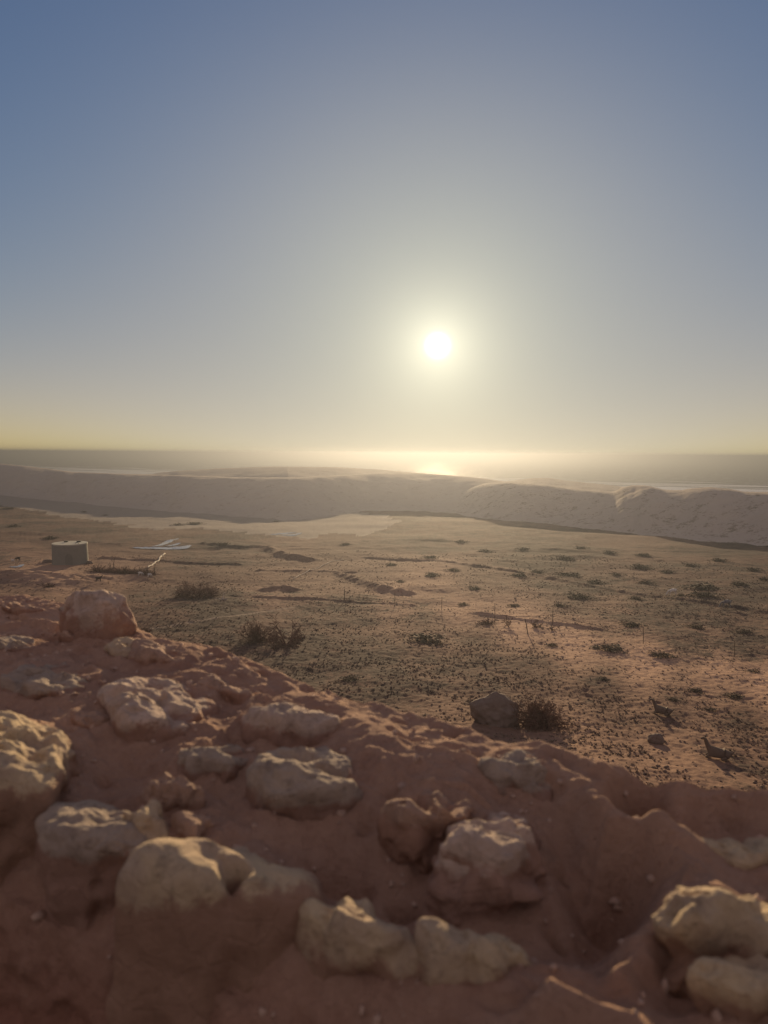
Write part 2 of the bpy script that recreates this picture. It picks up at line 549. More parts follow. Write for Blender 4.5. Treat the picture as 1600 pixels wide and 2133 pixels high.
VEGC = np.array([   # picture x, y, vegetation cover, bareness
    (0, 1090, .62, 0), (150, 1120, .5, .1), (300, 1115, .5, .1), (450, 1115, .55, 0), (0, 1170, .3, .4), (100, 1200, .2, .7), (60, 1240, .5, .3),
    (250, 1200, .3, .5), (400, 1160, .4, .2), (300, 1240, .6, .1), (470, 1180, .38, .2), (600, 1200, .28, .3), (560, 1240, .3, .5), (400, 1260, .72, 0), (350, 1300, .7, 0),
    (480, 1290, .75, 0), (650, 1230, .28, .35), (620, 1130, .3, .3), (700, 1140, .5, .1), (850, 1120, .55, 0), (760, 1180, .4, .3),
    (900, 1200, .3, .6), (850, 1250, .3, .7), (700, 1290, .65, .1), (900, 1300, .6, .2), (650, 1340, .75, 0), (800, 1400, .72, .1), (750, 1440, .6, .25),
    (1000, 1340, .7, .1), (1100, 1400, .75, .0), (1000, 1420, .7, .1), (1250, 1450, .7, .1), (1400, 1480, .7, .15), (1550, 1500, .75, .1),
    (1200, 1520, .5, .5), (1400, 1560, .5, .5), (1550, 1620, .55, .4), (950, 1480, .55, .3), (1600, 1570, .6, .3),
    (950, 1275, .2, .8), (1080, 1310, .1, 1), (1200, 1335, .12, 1), (1350, 1372, .1, 1), (1500, 1400, .08, 1), (1600, 1425, .1, 1),
    (1000, 1200, .5, .2), (1150, 1180, .6, 0), (1200, 1250, .6, .1), (1400, 1250, .62, .1), (1550, 1250, .65, .1), (1550, 1180, .7, 0), (1100, 1120, .65, 0),
    (1400, 1320, .6, .2), (1550, 1340, .6, .2), (1250, 1300, .45, .4), (1500, 1440, .55, .4)], float)


def masks(P):
    px, py = proj(P)
    px = np.clip(px, -250, 1850); py = np.clip(py, 1080, 1680)
    sx, sy = px / 120.0, np.log(np.maximum(py - 930, 20)) * 4.5
    w = 0; v = 0; b = 0
    for x, y, a, bb in VEGC:
        q = 1 / (((sx - x / 120)**2 + (sy - math.log(y - 930) * 4.5)**2)**1.5 + .02)
        w = w + q; v = v + q * a; b = b + q * bb
    return v / w, b / w


def build_ground():
    th = np.radians(np.concatenate([np.linspace(-180, -52, 60)[:-1], np.linspace(-52, -33, 60)[:-1], np.linspace(-33, 33, 760)[:-1], np.linspace(33, 52, 60)[:-1], np.linspace(52, 180, 60)]))
    r = np.concatenate([np.linspace(.05, 20, 36)[:-1], np.exp(np.linspace(math.log(20), math.log(160), 560))[:-1], np.exp(np.linspace(math.log(160), math.log(1500), 130))[:-1], np.exp(np.linspace(math.log(1500), math.log(12500), 12))])
    R, T = np.meshgrid(r, th, indexing='ij')
    X = R * np.sin(T); Y = R * np.cos(T)
    Z = G(X, Y, True)
    P = np.stack([X, Y, Z], -1)
    fr = P[..., 1] > 5
    v, b = masks(P.reshape(-1, 3))
    v = v.reshape(R.shape); b = b.reshape(R.shape)
    v = np.where(fr, v, .5); b = np.where(fr, b, .2)
    px, py = proj(P)
    jx = fbm(X / 9, Y / 9, 4., 3) * 14; jy = fbm(X / 9, Y / 9, 8., 3) * 5
    sand_poly = [(-500, 980), (0, 1000), (600, 1060), (720, 1060), (840, 1082), (800, 1103), (760, 1112), (690, 1112), (640, 1122), (560, 1115), (480, 1106), (400, 1100), (330, 1103), (260, 1093), (200, 1083), (120, 1074), (60, 1062), (0, 1051), (-500, 1010)]
    pale = inpoly(px + jx, py + jy, sand_poly) & fr
    c = (X - CP[0]) * CN[0] + (Y - CP[1]) * CN[1]
    pale = np.maximum(pale.astype(float), sm(300, 380, R))
    # trodden path
    path = hitxy([(300, 1312), (380, 1300), (480, 1284), (560, 1270), (610, 1264)])
    dp = np.full(R.shape, 9.); near = (R > 30) & (R < 140) & fr
    dp[near] = seg_dist(X[near], Y[near], path)
    pm = np.exp(-(dp / .28)**2)
    pale = np.maximum(pale, pm * .6); v = v * (1 - pm)
    A = np.stack([pale, v, b], -1).reshape(-1, 3)
    o = mesh('ground', P.reshape(-1, 3), grid_faces(*R.shape), MAT['ground'], True, None, {'mask': A})
    tag(o, kind='structure')
    return o


build_ground()

# sea
MAT['sea'] = sea_mat(CP, CN)
u = np.array([CN[1], -CN[0]])
sv = [CP - CN * 90 - u * 12000, CP - CN * 90 + u * 12000, CP + CN * 11800 + u * 12000, CP + CN * 11800 - u * 12000]
sea = mesh('sea', [(p[0], p[1], ZSEA) for p in sv], [(3, 2, 1, 0)][::-1], MAT['sea'], False)
if sea.data.polygons[0].normal.z < 0: sea.data.flip_normals()
tag(sea, kind='structure')

# ------------------------------------------------------------------ dunes
BASE_K = np.array([(-700, 985), (-300, 1015), (0, 1034), (100, 1044), (200, 1055), (400, 1071), (600, 1086), (700, 1078), (760, 1067), (900, 1070), (1100, 1090), (1300, 1111), (1450, 1129), (1600, 1141), (1900, 1165), (2400, 1200)], float)


def dune(name, crest, x0, x1, dk, mat, seed, base=BASE_K, rough=1.0, back=1.6, taper=160, ncol=640):
    crest = np.array(crest, float)
    xs = np.linspace(x0, x1, ncol)
    cpy = np.interp(xs, crest[:, 0], crest[:, 1])
    kern = np.hanning(9); kern /= kern.sum()
    cpy = np.convolve(np.pad(cpy, 4, 'edge'), kern, 'valid')
    bpy_ = np.interp(xs, base[:, 0], base[:, 1])
    bpts = np.array([hit(a, b, G0) for a, b in zip(xs[::6], bpy_[::6])])
    hd = np.hypot(bpts[:, 0], bpts[:, 1]); hd = np.interp(xs, xs[::6], hd)
    d = ray(xs, cpy); hn = np.hypot(d[:, 0], d[:, 1])
    ux, uy = d[:, 0] / hn, d[:, 1] / hn
    dkx = np.interp(xs, [k_[0] for k_ in dk], [k_[1] for k_ in dk])
    Dc = hd * dkx
    zc = d[:, 2] / hn * Dc
    tf = np.concatenate([np.linspace(-.04, 1, 90), np.linspace(1, 2, 50)[1:]])
    T, XI = np.meshgrid(tf, np.arange(len(xs)), indexing='ij')
    db = hd[XI]; dc = Dc[XI]
    D = np.where(T <= 1, db + (dc - db) * T, dc + dc * (back - 1) * (T - 1))
    X = D * ux[XI]; Y = D * uy[XI]
    g = G0(X, Y)
    zb = g - .4
    s = np.clip(T, 0, 1)
    prof = np.where(T <= 1, .25 * s + .75 * (s * s * (3 - 2 * s)), 1 - sm(1, 2, T))
    Z = zb + (zc[XI] - zb) * prof
    edge = sm(x0, x0 + taper, xs) * (1 - sm(x1 - taper, x1, xs))
    Z = zb + (Z - zb) * edge[XI]
    amp = np.sin(np.pi * np.clip(T, 0, 1)) * rough
    Z = Z + amp * (fbm(X / 30, Y / 30, seed, 4) * 1.7 + (ridged(X / 11, Y / 11, seed, 3) - .6) * .3 + fbm(X / 4, Y / 4, seed, 3) * .28)
    Z = Z + rough * .18 * fbm(X / 3, Y / 12, seed + 3, 3) * (T > .9) * (T < 1.1)
    Z = np.where(T < .001, np.minimum(Z, g - .3), Z)
    o = mesh(name, np.stack([X, Y, Z], -1).reshape(-1, 3), grid_faces(*T.shape), mat)
    tag(o, kind='structure')
    return o


dune('sand_dune', [(-800, 940), (-300, 958), (0, 966), (60, 972), (150, 984), (250, 988), (370, 991), (500, 996), (600, 996), (700, 991), (800, 986), (900, 988), (1000, 997), (1100, 1012), (1400, 1030)],
     -900, 1350, [(-900, 1.25), (400, 1.26), (900, 1.3), (1400, 1.3)], MAT['dune'], 1.)
dune('sand_dune', [(200, 993), (300, 988), (370, 981), (450, 976), (560, 972), (700, 973), (800, 979), (900, 988), (1000, 998), (1100, 1010)],
     180, 1150, [(0, 1.75), (560, 1.75), (1150, 1.75)], MAT['dune'], 4., rough=.5, back=1.3)
dune('dune_ridge', [(820, 1040), (900, 1020), (940, 1013), (1000, 1009), (1060, 1006), (1130, 1010), (1200, 1021), (1280, 1027), (1297, 1017), (1320, 1012), (1350, 1014), (1390, 1024), (1420, 1023), (1440, 1019), (1480, 1017), (1520, 1020), (1550, 1026), (1600, 1027), (1800, 1026), (2500, 1040)],
     860, 2500, [(860, 1.15), (1100, 1.2), (1400, 1.22), (2500, 1.22)], MAT['dune_veg'], 7.)
dune('coastal_dune', [(900, 1006), (1000, 1001), (1080, 1000), (1110, 996), (1145, 996), (1180, 1002), (1250, 1009), (1290, 1014), (1400, 1022), (1700, 1030)],
     930, 1750, [(930, 1.85), (1750, 1.9)], MAT['dune_veg'], 9., rough=.5, back=1.3)

# ------------------------------------------------------------------ stone wall
WP = np.array([0.0, 1.287]); WA = np.array([.8, -.6]); WN = np.array([-.6, -.8]); WZ = -.45


def to_sv(x, y):
    return (x - WP[0]) * WA[0] + (y - WP[1]) * WA[1], (x - WP[0]) * WN[0] + (y - WP[1]) * WN[1]


def on_wall(px, py, z):
    d = ray(px, py); t = (WZ + z) / d[2]
    return d[0] * t, d[1] * t


CTRL = [  # picture x, y, height over the wall's mean top (m)
    (-150, 1240, .0), (0, 1245, .005), (60, 1240, .012), (180, 1268, .0), (330, 1325, .0), (450, 1345, .005), (560, 1385, .005), (680, 1435, .003), (800, 1465, .003), (900, 1490, .003), (1000, 1518, .006),
    (1100, 1545, .008), (1250, 1588, .012), (1400, 1622, .014), (1500, 1638, .013), (1600, 1636, .020), (1700, 1670, .02),
    
    (1180, 1612, -.012), (1300, 1685, -.028), (1380, 1718, -.034), (1450, 1738, -.038), (1550, 1745, -.036), (1650, 1760, -.035),
    (1060, 1560, -.002), (1150, 1605, .004), (1100, 1580, .005), (1200, 1635, .006), (1250, 1663, .007), (1290, 1690, .007), (1330, 1712, .007), (1370, 1732, .005), (1403, 1748, .003),
    (1150, 1660, -.02), (1200, 1760, -.05), (1300, 1790, -.06), (1100, 1850, -.075), (1000, 1950, -.10), (1200, 1960, -.10), (1320, 1880, -.15), (1370, 1830, -.13), (1280, 1950, -.12), (1240, 2020, -.11),
    (700, 1800, -.07), (600, 1700, -.055), (750, 1660, -.03), (880, 1590, -.002), (950, 1620, -.006), (800, 1560, -.002), (760, 1510, .0), (850, 1520, -.004), (1000, 1560, .0),
    (450, 1640, -.06), (300, 1600, -.055), (200, 1570, -.05), (330, 1560, -.045), (560, 1600, -.03), (120, 1540, -.03),
    (100, 1300, .0), (180, 1340, -.004), (100, 1360, -.012), (20, 1330, -.008), (60, 1440, -.03), (240, 1400, -.01), (400, 1380, -.002), (300, 1380, -.012), (470, 1500, -.045), (180, 1450, -.028), (190, 1420, -.015),
    (500, 1410, -.003), (560, 1450, -.012), (640, 1425, -.014), (420, 1355, -.012), (540, 1420, -.014),
    (390, 1572, -.028), (450, 1525, -.02), (510, 1485, -.014), (560, 1468, -.004), (520, 1420, -.012),
    (480, 1560, -.06), (640, 1560, -.03),
    (1410, 1790, -.012), (1400, 1850, -.02), (1350, 1985, -.035), (1310, 2010, -.045), (1380, 2030, -.06), (1180, 2060, -.045), (1260, 2100, -.05), (1330, 2140, -.05), (1400, 2110, -.09), (1450, 2050, -.06), (1500, 1830, -.03), (1650, 1850, -.03),
    (900, 1880, -.095), (800, 1880, -.085), (850, 1760, -.06), (700, 1720, -.045), (520, 1760, -.07), (100, 1630, -.06), (0, 1700, -.08), (-150, 1500, -.02), (-150, 1380, -.01), (-150, 1600, -.06), (150, 1850, -.13), (1700, 2000, -.05), (1700, 2133, -.06)]
CTRL = [(a, b, z * (.62 if z < 0 and a < 560 else 1)) for a, b, z in CTRL]
_cr0 = np.array([to_sv(*on_wall(a, b, z)) for a, b, z in CTRL[:16]])
_cr = _cr0[np.argsort(_cr0[:, 0])]


def outer_edge(s):
    return np.interp(s, np.concatenate([[-3.6], _cr[:, 0], [2.6]]), np.concatenate([[0], _cr[:, 1], [0]]))


_keep = CTRL[:16]
for a, b, z in CTRL[16:]:
    s1, v1 = to_sv(*on_wall(a, b, z))
    if v1 < outer_edge(s1) + .02: print('dropped', a, b, z, round(v1, 3))
    else: _keep.append((a, b, z))
CTRL = _keep
_c = np.array([to_sv(*on_wall(a, b, z)) + (z,) for a, b, z in CTRL])
extra = []
for s_ in np.arange(-3.6, -1.4, .3):
    for v_, z_ in ((0, .0), (.18, -.01), (.38, -.04), (.55, -.07)): extra.append((s_, v_, z_ + .02 * math.sin(s_ * 7 + v_ * 9)))
for s_ in np.arange(1.05, 2.6, .3):
    for v_, z_ in ((0, .005), (.18, -.03), (.38, -.05), (.55, -.08)): extra.append((s_, v_, z_ + .02 * math.sin(s_ * 8 + v_ * 5)))
_c = np.concatenate([_c, np.array(extra)])
_d = np.sqrt((_c[:, None, 0] - _c[None, :, 0])**2 + (_c[:, None, 1] - _c[None, :, 1])**2 + .0006)
_w = np.linalg.solve(-_d + np.eye(len(_c)) * .0008, _c[:, 2] + .03)


def wall_top(s, v):
    z = np.zeros(np.shape(s))
    for (cs, cv, _), w in zip(_c, _w):
        z -= w * np.sqrt((s - cs)**2 + (v - cv)**2 + .0006)
    return z - .03


def near_edge(s):
    return np.interp(s, [-3, -1.2, -.75, -.45, -.2, 0, .25, .6, 1.5], [.59, .56, .58, .65, .65, .605, .565, .53, .55])


STONES = [
    dict(up=.10, tiltv=-.3, poly=[(112, 1296), (140, 1278), (172, 1252), (205, 1239), (250, 1238), (270, 1262), (287, 1308), (250, 1318), (190, 1318), (140, 1310)], H=.115, tiltu=.22, mat='stone_w', seed=5.9, pw=1.5, rough=.55, lump=1.0, mud=.42, zb=0., label='tall pinkish stone standing up from the outer edge of the wall'),
    dict(poly=[(15, 1262), (50, 1246), (90, 1247), (112, 1270), (60, 1280)], H=.018, mat='stone_r', seed=2.1, mud=.9),
    dict(poly=[(125, 1275), (150, 1258), (178, 1254), (180, 1272), (150, 1282)], H=.025, mat='stone_g', seed=3.1),
    dict(poly=[(-60, 1262), (-20, 1244), (15, 1240), (28, 1256), (-10, 1270)], H=.02, mat='stone_r', seed=3.7),
    dict(poly=[(130, 1325), (180, 1308), (225, 1318), (230, 1336), (170, 1340)], H=.014, mat='stone_r', seed=4.4, mud=1.),
    dict(poly=[(232, 1345), (255, 1327), (290, 1330), (300, 1355), (285, 1378), (240, 1375)], H=.040, mat='stone_y', seed=5.2),
    dict(poly=[(298, 1345), (325, 1330), (360, 1342), (390, 1378), (350, 1392), (300, 1385)], H=.038, mat='stone_r', seed=6.2, mud=.7),
    dict(poly=[(-20, 1345), (20, 1328), (80, 1332), (88, 1352), (40, 1362)], H=.03, mat='stone_g', seed=6.9),
    dict(poly=[(35, 1405), (65, 1372), (115, 1363), (150, 1385), (195, 1410), (190, 1445), (120, 1465), (50, 1455)], H=.034, mat='stone_g', seed=7.7, rough=1.3, mud=.8),
    dict(poly=[(214, 1455), (232, 1415), (290, 1400), (345, 1391), (400, 1390), (434, 1425), (428, 1475), (400, 1518), (340, 1535), (268, 1552), (240, 1515), (226, 1485)], H=.066, up=.35, mat='stone_w', seed=8.1, pw=2.4, rough=1.0, lump=.7, mud=.45, label='broad pale stone with a pitted flat top, left of the middle'),
    dict(poly=[(150, 1502), (165, 1476), (198, 1466), (220, 1480), (226, 1512), (188, 1522)], H=.03, mat='stone_r', seed=9.1, mud=.6),
    dict(poly=[(436, 1440), (432, 1400), (470, 1385), (510, 1408), (526, 1440), (510, 1470), (470, 1450)], H=.022, mat='stone_r', seed=9.8, mud=.9),
    dict(poly=[(503, 1505), (555, 1472), (605, 1446), (655, 1446), (698, 1470), (722, 1510), (706, 1538), (655, 1550), (600, 1552), (555, 1532)], H=.062, up=.4, mat='stone_w', seed=10.3, pw=1.7, rough=.9, lump=.7, mud=.5, label='domed pale stone with an orange mud-stained foot'),
    dict(poly=[(372, 1575), (415, 1548), (500, 1540), (520, 1562), (500, 1605), (435, 1628), (385, 1612)], H=.032, mat='stone_g', seed=11.3, rough=1.2, mud=.4),
    dict(poly=[(522, 1630), (575, 1582), (650, 1556), (765, 1535), (812, 1546), (800, 1600), (765, 1650), (700, 1690), (600, 1700), (540, 1685)], H=.046, mat='stone_g', seed=12.7, pw=4, rough=1.1, lump=.6, mud=.35, label='long grey stone with a sunlit lichened top edge'),
    dict(poly=[(778, 1545), (800, 1530), (850, 1532), (872, 1548), (820, 1556)], H=.014, mat='stone_r', seed=13.1),
    dict(poly=[(900, 1566), (925, 1549), (965, 1552), (988, 1566), (945, 1574)], H=.016, mat='stone_w', seed=13.9),
    dict(poly=[(792, 1700), (845, 1652), (915, 1632), (975, 1655), (1000, 1695), (965, 1725), (900, 1752), (820, 1748)], H=.050, mat='stone_r', seed=14.4, pw=2.2, rough=1.3, mud=.5),
    dict(poly=[(905, 1750), (955, 1702), (1040, 1674), (1098, 1680), (1118, 1735), (1160, 1790), (1085, 1850), (975, 1862), (900, 1810)], H=.062, mat='stone_w', seed=15.5, pw=2.4, rough=1.3, mud=.7),
    dict(poly=[(903, 1800), (955, 1772), (1035, 1764), (1060, 1792), (1030, 1852), (950, 1866)], H=.055, mat='stone_w', seed=16.6, pw=2.6, rough=1.2, mud=.6),
    dict(poly=[(996, 1600), (1040, 1572), (1105, 1566), (1160, 1588), (1200, 1622), (1182, 1650), (1100, 1652), (1020, 1630)], H=.042, up=.30, mat='stone_g', seed=17.2, rough=1.3, mud=.05),
    dict(poly=[(-90, 1520), (-20, 1478), (50, 1470), (105, 1492), (158, 1535), (140, 1600), (110, 1665), (40, 1700), (-90, 1700)], H=.085, tiltv=-.3, mat='stone_y', seed=18.8, skirt=.22, pw=4, rough=1.4, mud=.45, bulge=.05, lump=.8),
    dict(poly=[(88, 1735), (125, 1672), (215, 1655), (300, 1668), (352, 1705), (345, 1765), (250, 1815), (140, 1815)], H=.055, mat='stone_g', seed=19.4, skirt=.15, pw=3, rough=.8, mud=.5, lump=.8),
    dict(poly=[(234, 1722), (268, 1696), (338, 1690), (356, 1728), (340, 1756), (262, 1750)], H=.065, mat='stone_y', seed=20.4, rough=1.5, mud=.2),
    dict(poly=[(295, 1645), (330, 1626), (375, 1648), (428, 1672), (430, 1695), (370, 1696), (330, 1680)], H=.05, mat='stone_r', seed=21.4, rough=1.6, mud=.3),
    dict(poly=[(358, 1720), (380, 1702), (440, 1705), (470, 1722), (466, 1750), (370, 1752)], H=.045, mat='stone_r', seed=22.4, rough=1.4, mud=.3),
    dict(poly=[(252, 1880), (288, 1805), (370, 1766), (470, 1746), (560, 1738), (622, 1756), (670, 1812), (668, 1870), (600, 1905), (480, 1930), (335, 1930)], H=.080, tiltv=-.32, mat='stone_y', seed=43.9, skirt=.30, pw=2.6, rough=.45, mud=.4, bulge=.06, lump=.7, hole=(488, 1822, .013, .045), label='large rounded front stone with a deep round hole'),
    dict(poly=[(636, 1900), (668, 1872), (700, 1885), (770, 1872), (800, 1920), (850, 1955), (878, 1995), (862, 2050), (780, 2055), (700, 2010), (650, 1955)], H=.078, tiltv=-.35, mat='stone_y', seed=24.3, skirt=.30, pw=4, rough=1.2, mud=.3, bulge=.05),
    dict(poly=[(846, 1975), (872, 1936), (925, 1922), (1000, 1940), (1080, 1972), (1150, 2018), (1172, 2078), (1080, 2085), (980, 2065), (890, 2050)], H=.080, tiltv=-.35, mat='stone_y', seed=25.3, skirt=.28, pw=3.4, rough=1.1, mud=.3, bulge=.05),
    dict(poly=[(1428, 1780), (1480, 1752), (1540, 1738), (1620, 1740), (1720, 1750), (1720, 1835), (1600, 1840), (1500, 1825), (1440, 1806)], H=.060, up=.3, mat='stone_y', seed=26.3, rough=1.0, mud=.35, pw=4),
    dict(poly=[(1370, 1950), (1385, 1890), (1400, 1850), (1450, 1838), (1530, 1852), (1650, 1870), (1700, 1950), (1620, 2000), (1520, 2015), (1420, 2005)], H=.056, tiltv=-.3, mat='stone_y', seed=27.3, rough=1.5, mud=.2, pw=4),
    dict(poly=[(1440, 2050), (1500, 2015), (1600, 1992), (1720, 2000), (1740, 2140), (1600, 2140), (1490, 2105)], H=.056, tiltv=-.3, mat='stone_y', seed=28.3, rough=1.3, mud=.2, pw=4),
]

def wall_z(x, y):
    s, v = to_sv(np.atleast_1d(np.asarray(x, float)), np.atleast_1d(np.asarray(y, float)))
    return wall_top(s, np.clip(v, -.1, near_edge(s)))


NA = 200
TH = np.linspace(-math.pi, math.pi, NA, endpoint=False)


def plan(q):
    """footprint of a stone on the wall: centre, radius by angle, height of its base"""
    poly = np.array(q['poly'], float)
    zb = q.get('zb')
    cx, cy = poly.mean(0)
    x0, y0 = on_wall(cx, cy, -.03)
    base = float(wall_z(x0, y0)[0]) if zb is None else zb
    x0, y0 = on_wall(cx, cy, base); base = float(wall_z(x0, y0)[0]) if zb is None else zb
    ymin, ymax = poly[:, 1].min(), poly[:, 1].max()
    zz = base + q['H'] * .8 * (1 - (poly[:, 1] - ymin) / (ymax - ymin)) ** .7
    W = np.array([on_wall(a, b, z) for (a, b), z in zip(poly, zz)])
    c = W.mean(0); rel = W - c
    an = np.arctan2(rel[:, 1], rel[:, 0]); rr = np.hypot(rel[:, 0], rel[:, 1])
    o_ = np.argsort(an); an = an[o_]; rr = rr[o_]
    R = np.interp(TH, np.concatenate([an - 2 * math.pi, an, an + 2 * math.pi]), np.tile(rr, 3))
    kern = np.hanning(11); kern /= kern.sum()
    R = np.convolve(np.pad(R, 5, 'wrap'), kern, 'valid') * 1.06
    return c, R, base


for q in STONES:
    if q.get('zb') is None: q['H'] *= (.70 if q.get('skirt', 0) > .1 else .70); q.setdefault('up', .30 if q.get('skirt', 0) > .1 else .62)
PLANS = [plan(q) for q in STONES]


def mud_rise(X, Y):
    """the mortar is smeared up against every stone"""
    z = np.zeros(np.shape(X))
    for q, (c, R, base) in zip(STONES, PLANS):
        dx = X - c[0]; dy = Y - c[1]; d = np.hypot(dx, dy)
        m = d < R.max() * 1.0 + .12
        Rl = np.interp(np.arctan2(dy[m], dx[m]), TH, R)
        out = np.maximum(d[m] - Rl, 0)
        up = q.get('up', .45) * q['H'] * np.exp(-(out / .030)**1.3)
        z[m] = np.maximum(z[m], up)
    return z


def on_surface(px, py, up=0.0):
    z = -.02
    for _ in range(14):
        x, y = on_wall(px, py, z)
        s1, v1 = to_sv(x, y)
        o1 = float(outer_edge(s1)); n1 = float(near_edge(s1))
        z = .5 * z + .5 * (float(wall_top(np.array([s1]), np.array([min(max(v1, o1), n1)]))[0]) + up)
    return on_wall(px, py, z)


MUD_RIDGES = []
for pts, h, w in [
        ([(375, 1582), (430, 1540), (500, 1490), (562, 1468)], .020, .014), ([(505, 1402), (535, 1440), (562, 1466)], .012, .014),
        ([(1050, 1556), (1150, 1602), (1250, 1662), (1330, 1710), (1405, 1750)], .016, .018),
        ([(1095, 1690), (1132, 1740), (1162, 1805)], .022, .010), ([(800, 1690), (850, 1640), (930, 1612), (985, 1636), (1030, 1680)], .022, .013),
        ([(1236, 1790), (1256, 1850), (1250, 1900)], .020, .010), ([(1295, 2015), (1345, 1975), (1400, 2030), (1460, 2085)], .022, .014),
        ([(1140, 2040), (1210, 2075), (1330, 2125), (1450, 2200)], .030, .022), ([(780, 1528), (870, 1552)], .012, .012), ([(890, 1556), (985, 1572)], .012, .012),
        ([(680, 1434), (800, 1466), (900, 1491), (1000, 1519), (1100, 1546), (1250, 1590), (1400, 1624)], .004, .014),
        ([(380, 1352), (450, 1348), (560, 1388), (620, 1412)], .014, .016), ([(0, 1300), (60, 1290), (120, 1300)], .014, .012), ([(100, 1345), (200, 1350), (300, 1322)], .010, .012),
        ([(200, 1320), (230, 1345)], .01, .012), ([(1400, 1760), (1440, 1790), (1420, 1830)], .018, .012)]:
    MUD_RIDGES.append((np.array([on_surface(a, b, h) for a, b in pts]), h, w))


POCKETS = [(np.array([on_surface(a, b, -h * .4) for a, b in pts]), h, w) for pts, h, w in [
    ([(805, 1470), (835, 1482)], .020, .012), ([(880, 1488), (985, 1510)], .018, .010), ([(1010, 1530), (1065, 1545)], .020, .012), ([(700, 1450), (760, 1462)], .012, .010),
    ([(470, 1372), (560, 1410)], .014, .016), ([(600, 1425), (660, 1445)], .012, .012), ([(820, 1545), (880, 1552)], .012, .009), ([(915, 1566), (985, 1578)], .012, .009),
    ([(1150, 1580), (1230, 1612)], .016, .012), ([(75, 1330), (150, 1345)], .016, .012), ([(30, 1290), (80, 1300)], .014, .012), ([(1135, 1650), (1160, 1668)], .014, .010),
    ([(200, 1395), (235, 1400)], .014, .014), ([(690, 1845), (760, 1870)], .025, .016), ([(830, 1925), (855, 1940)], .03, .012), ([(1150, 1985), (1165, 2000)], .02, .008), ([(1165, 1860), (1170, 1866)], .016, .006)]]


def mud_pockets(X, Y):
    z = np.zeros(np.shape(X))
    for pl, h, w in POCKETS:
        x0, y0 = pl.min(0) - 4 * w; x1, y1 = pl.max(0) + 4 * w
        m = (X > x0) & (X < x1) & (Y > y0) & (Y < y1)
        if m.any():
            d = seg_dist(X[m] + .008 * pn(X[m] * 25, Y[m] * 25, 2.), Y[m] + .008 * pn(X[m] * 25, Y[m] * 25, 5.), pl)
            z[m] -= h * np.exp(-(d / w)**2.4)
    return z


def mud_ridges(X, Y):
    z = np.zeros(np.shape(X))
    for pl, h, w in MUD_RIDGES:
        x0, y0 = pl.min(0) - 4 * w; x1, y1 = pl.max(0) + 4 * w
        m = (X > x0) & (X < x1) & (Y > y0) & (Y < y1)
        if m.any():
            d = seg_dist(X[m] + .006 * pn(X[m] * 30, Y[m] * 30, 2.), Y[m] + .006 * pn(X[m] * 30, Y[m] * 30, 5.), pl)
            z[m] = np.maximum(z[m], h * np.exp(-(d / w)**1.6))
    return z


